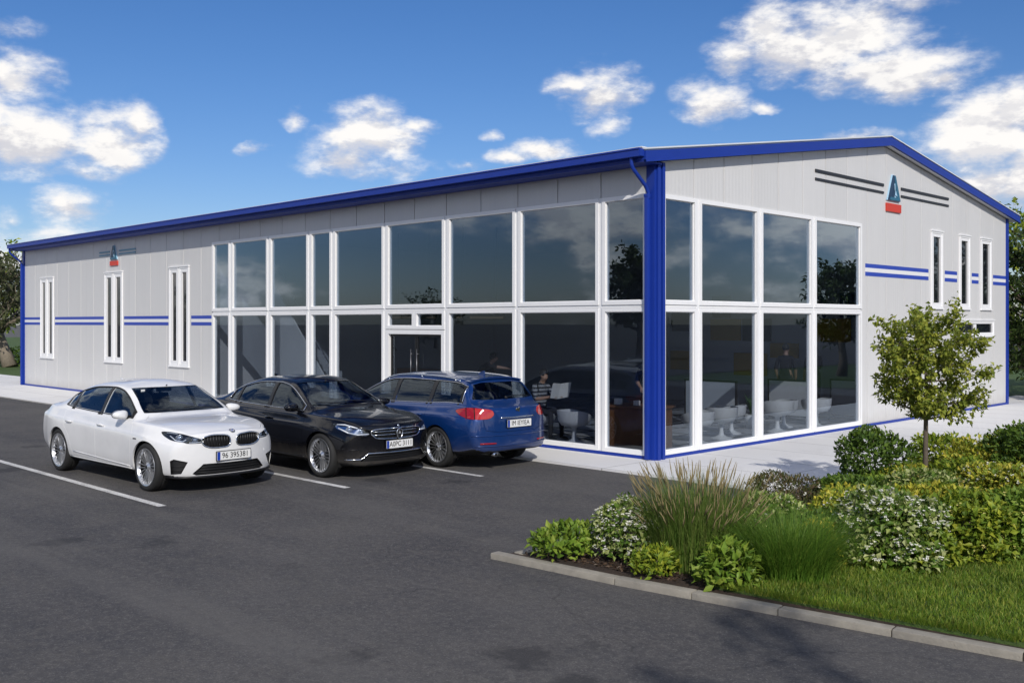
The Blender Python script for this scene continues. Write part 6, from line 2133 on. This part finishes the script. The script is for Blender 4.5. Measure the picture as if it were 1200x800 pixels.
    for vx in b2.verts:
        c = vx.co.copy()
        w_ = 1 + .06*mnoise.noise(c*4)
        vx.co = hd + Vector((-.012,0,.045)) + fs_*(c.y*.088*w_) + face*(c.x*.098*w_ - .012) + fu*(c.z*.098*w_)
    dele = [vx for vx in b2.verts if (vx.co-hd).dot(face) > .045 and (vx.co-hd).dot(fu) < .085 or (vx.co-hd).dot(fu) < -.03]
    bmesh.ops.delete(b2, geom=dele, context='VERTS')
    h.bm(b2, 0, True); b2.free()
    h.build('hair', M[hair], t)
    return t

def standing(lean=0.0, **k):
    J = dict(pelvis=(0,0,.95), chest=(.01,0,1.30), neck=(.0,0,1.47), head=(.02,0,1.62),
        sh_l=(0,.185,1.41), sh_r=(0,-.185,1.41), el_l=(-.02,.25,1.13), el_r=(-.02,-.25,1.13), wr_l=(.08,.22,.89), wr_r=(.08,-.22,.89),
        hip_l=(0,.10,.90), hip_r=(0,-.10,.90), kn_l=(.03,.11,.50), kn_r=(.02,-.11,.50), an_l=(-.01,.12,.095), an_r=(-.02,-.12,.095))
    J.update(k)
    return J
person('person in dark suit standing with back turned, left of the pair', (-2.55,8.7,FZ), R(100), standing(), 'suit', 'trouser', group='two standing people in suits')
person('person in charcoal suit standing at the right of the pair', (-2.05,9.15,FZ), R(150), standing(el_r=(.1,-.24,1.14), wr_r=(.27,-.12,1.12)), 'suit2', 'trouser', group='two standing people in suits')
person('person in dark clothes leaning forward with one arm stretched out', (-6.9,2.55,FZ), R(40), standing(pelvis=(-.1,0,.93), chest=(.12,0,1.20), neck=(.24,0,1.33), head=(.33,0,1.44), sh_l=(.15,.18,1.29), sh_r=(.15,-.18,1.29), el_l=(.32,.26,1.05), wr_l=(.5,.2,.90), el_r=(.42,-.25,1.25), wr_r=(.68,-.27,1.22), hip_l=(-.1,.1,.9), hip_r=(-.1,-.1,.9), kn_l=(-.02,.11,.49), kn_r=(-.05,-.11,.49), an_l=(-.05,.12,.095), an_r=(-.12,-.12,.095)), 'suit', 'trouser')
person('person in striped jumper seated reading a white paper', (-3.42,.95,FZ), R(-5), dict(pelvis=(-.08,0,.56), chest=(-.06,0,.93), neck=(.0,0,1.09), head=(.06,0,1.22), face=(.9,0,-.4),
    sh_l=(-.03,.18,1.02), sh_r=(-.03,-.18,1.02), el_l=(.10,.25,.78), el_r=(.10,-.25,.78), wr_l=(.33,.13,.83), wr_r=(.33,-.13,.83),
    hip_l=(-.02,.10,.53), hip_r=(-.02,-.10,.53), kn_l=(.40,.13,.52), kn_r=(.40,-.13,.52), an_l=(.42,.13,.095), an_r=(.38,-.13,.095)), 'striped', 'trouser')
person('person in dark jacket standing behind the brown desk by corner', (-1.55,1.95,FZ), R(-60), standing(el_r=(.12,-.23,1.14), wr_r=(.3,-.14,1.05), el_l=(.10,.24,1.14), wr_l=(.3,.12,1.02)), 'suit2', 'trouser')
pp = MB()
for s in (-1, 1): pp.add([(0,0,0), (.02,s*.24,.05), (-.08,s*.24,.33), (-.1,0,.29), (.004,0,.0), (.024,s*.24,.05), (-.076,s*.24,.33), (-.096,0,.29)], [(0,1,2,3), (7,6,5,4), (0,4,5,1), (1,5,6,2), (2,6,7,3)])
o = fix(pp.build('newspaper', M['paper_white'], None, (-2.98,.92,FZ+.80))); o.rotation_euler = (0,R(35),R(-5)); tag(o, 'open white paper held by the seated reader', 'newspaper')
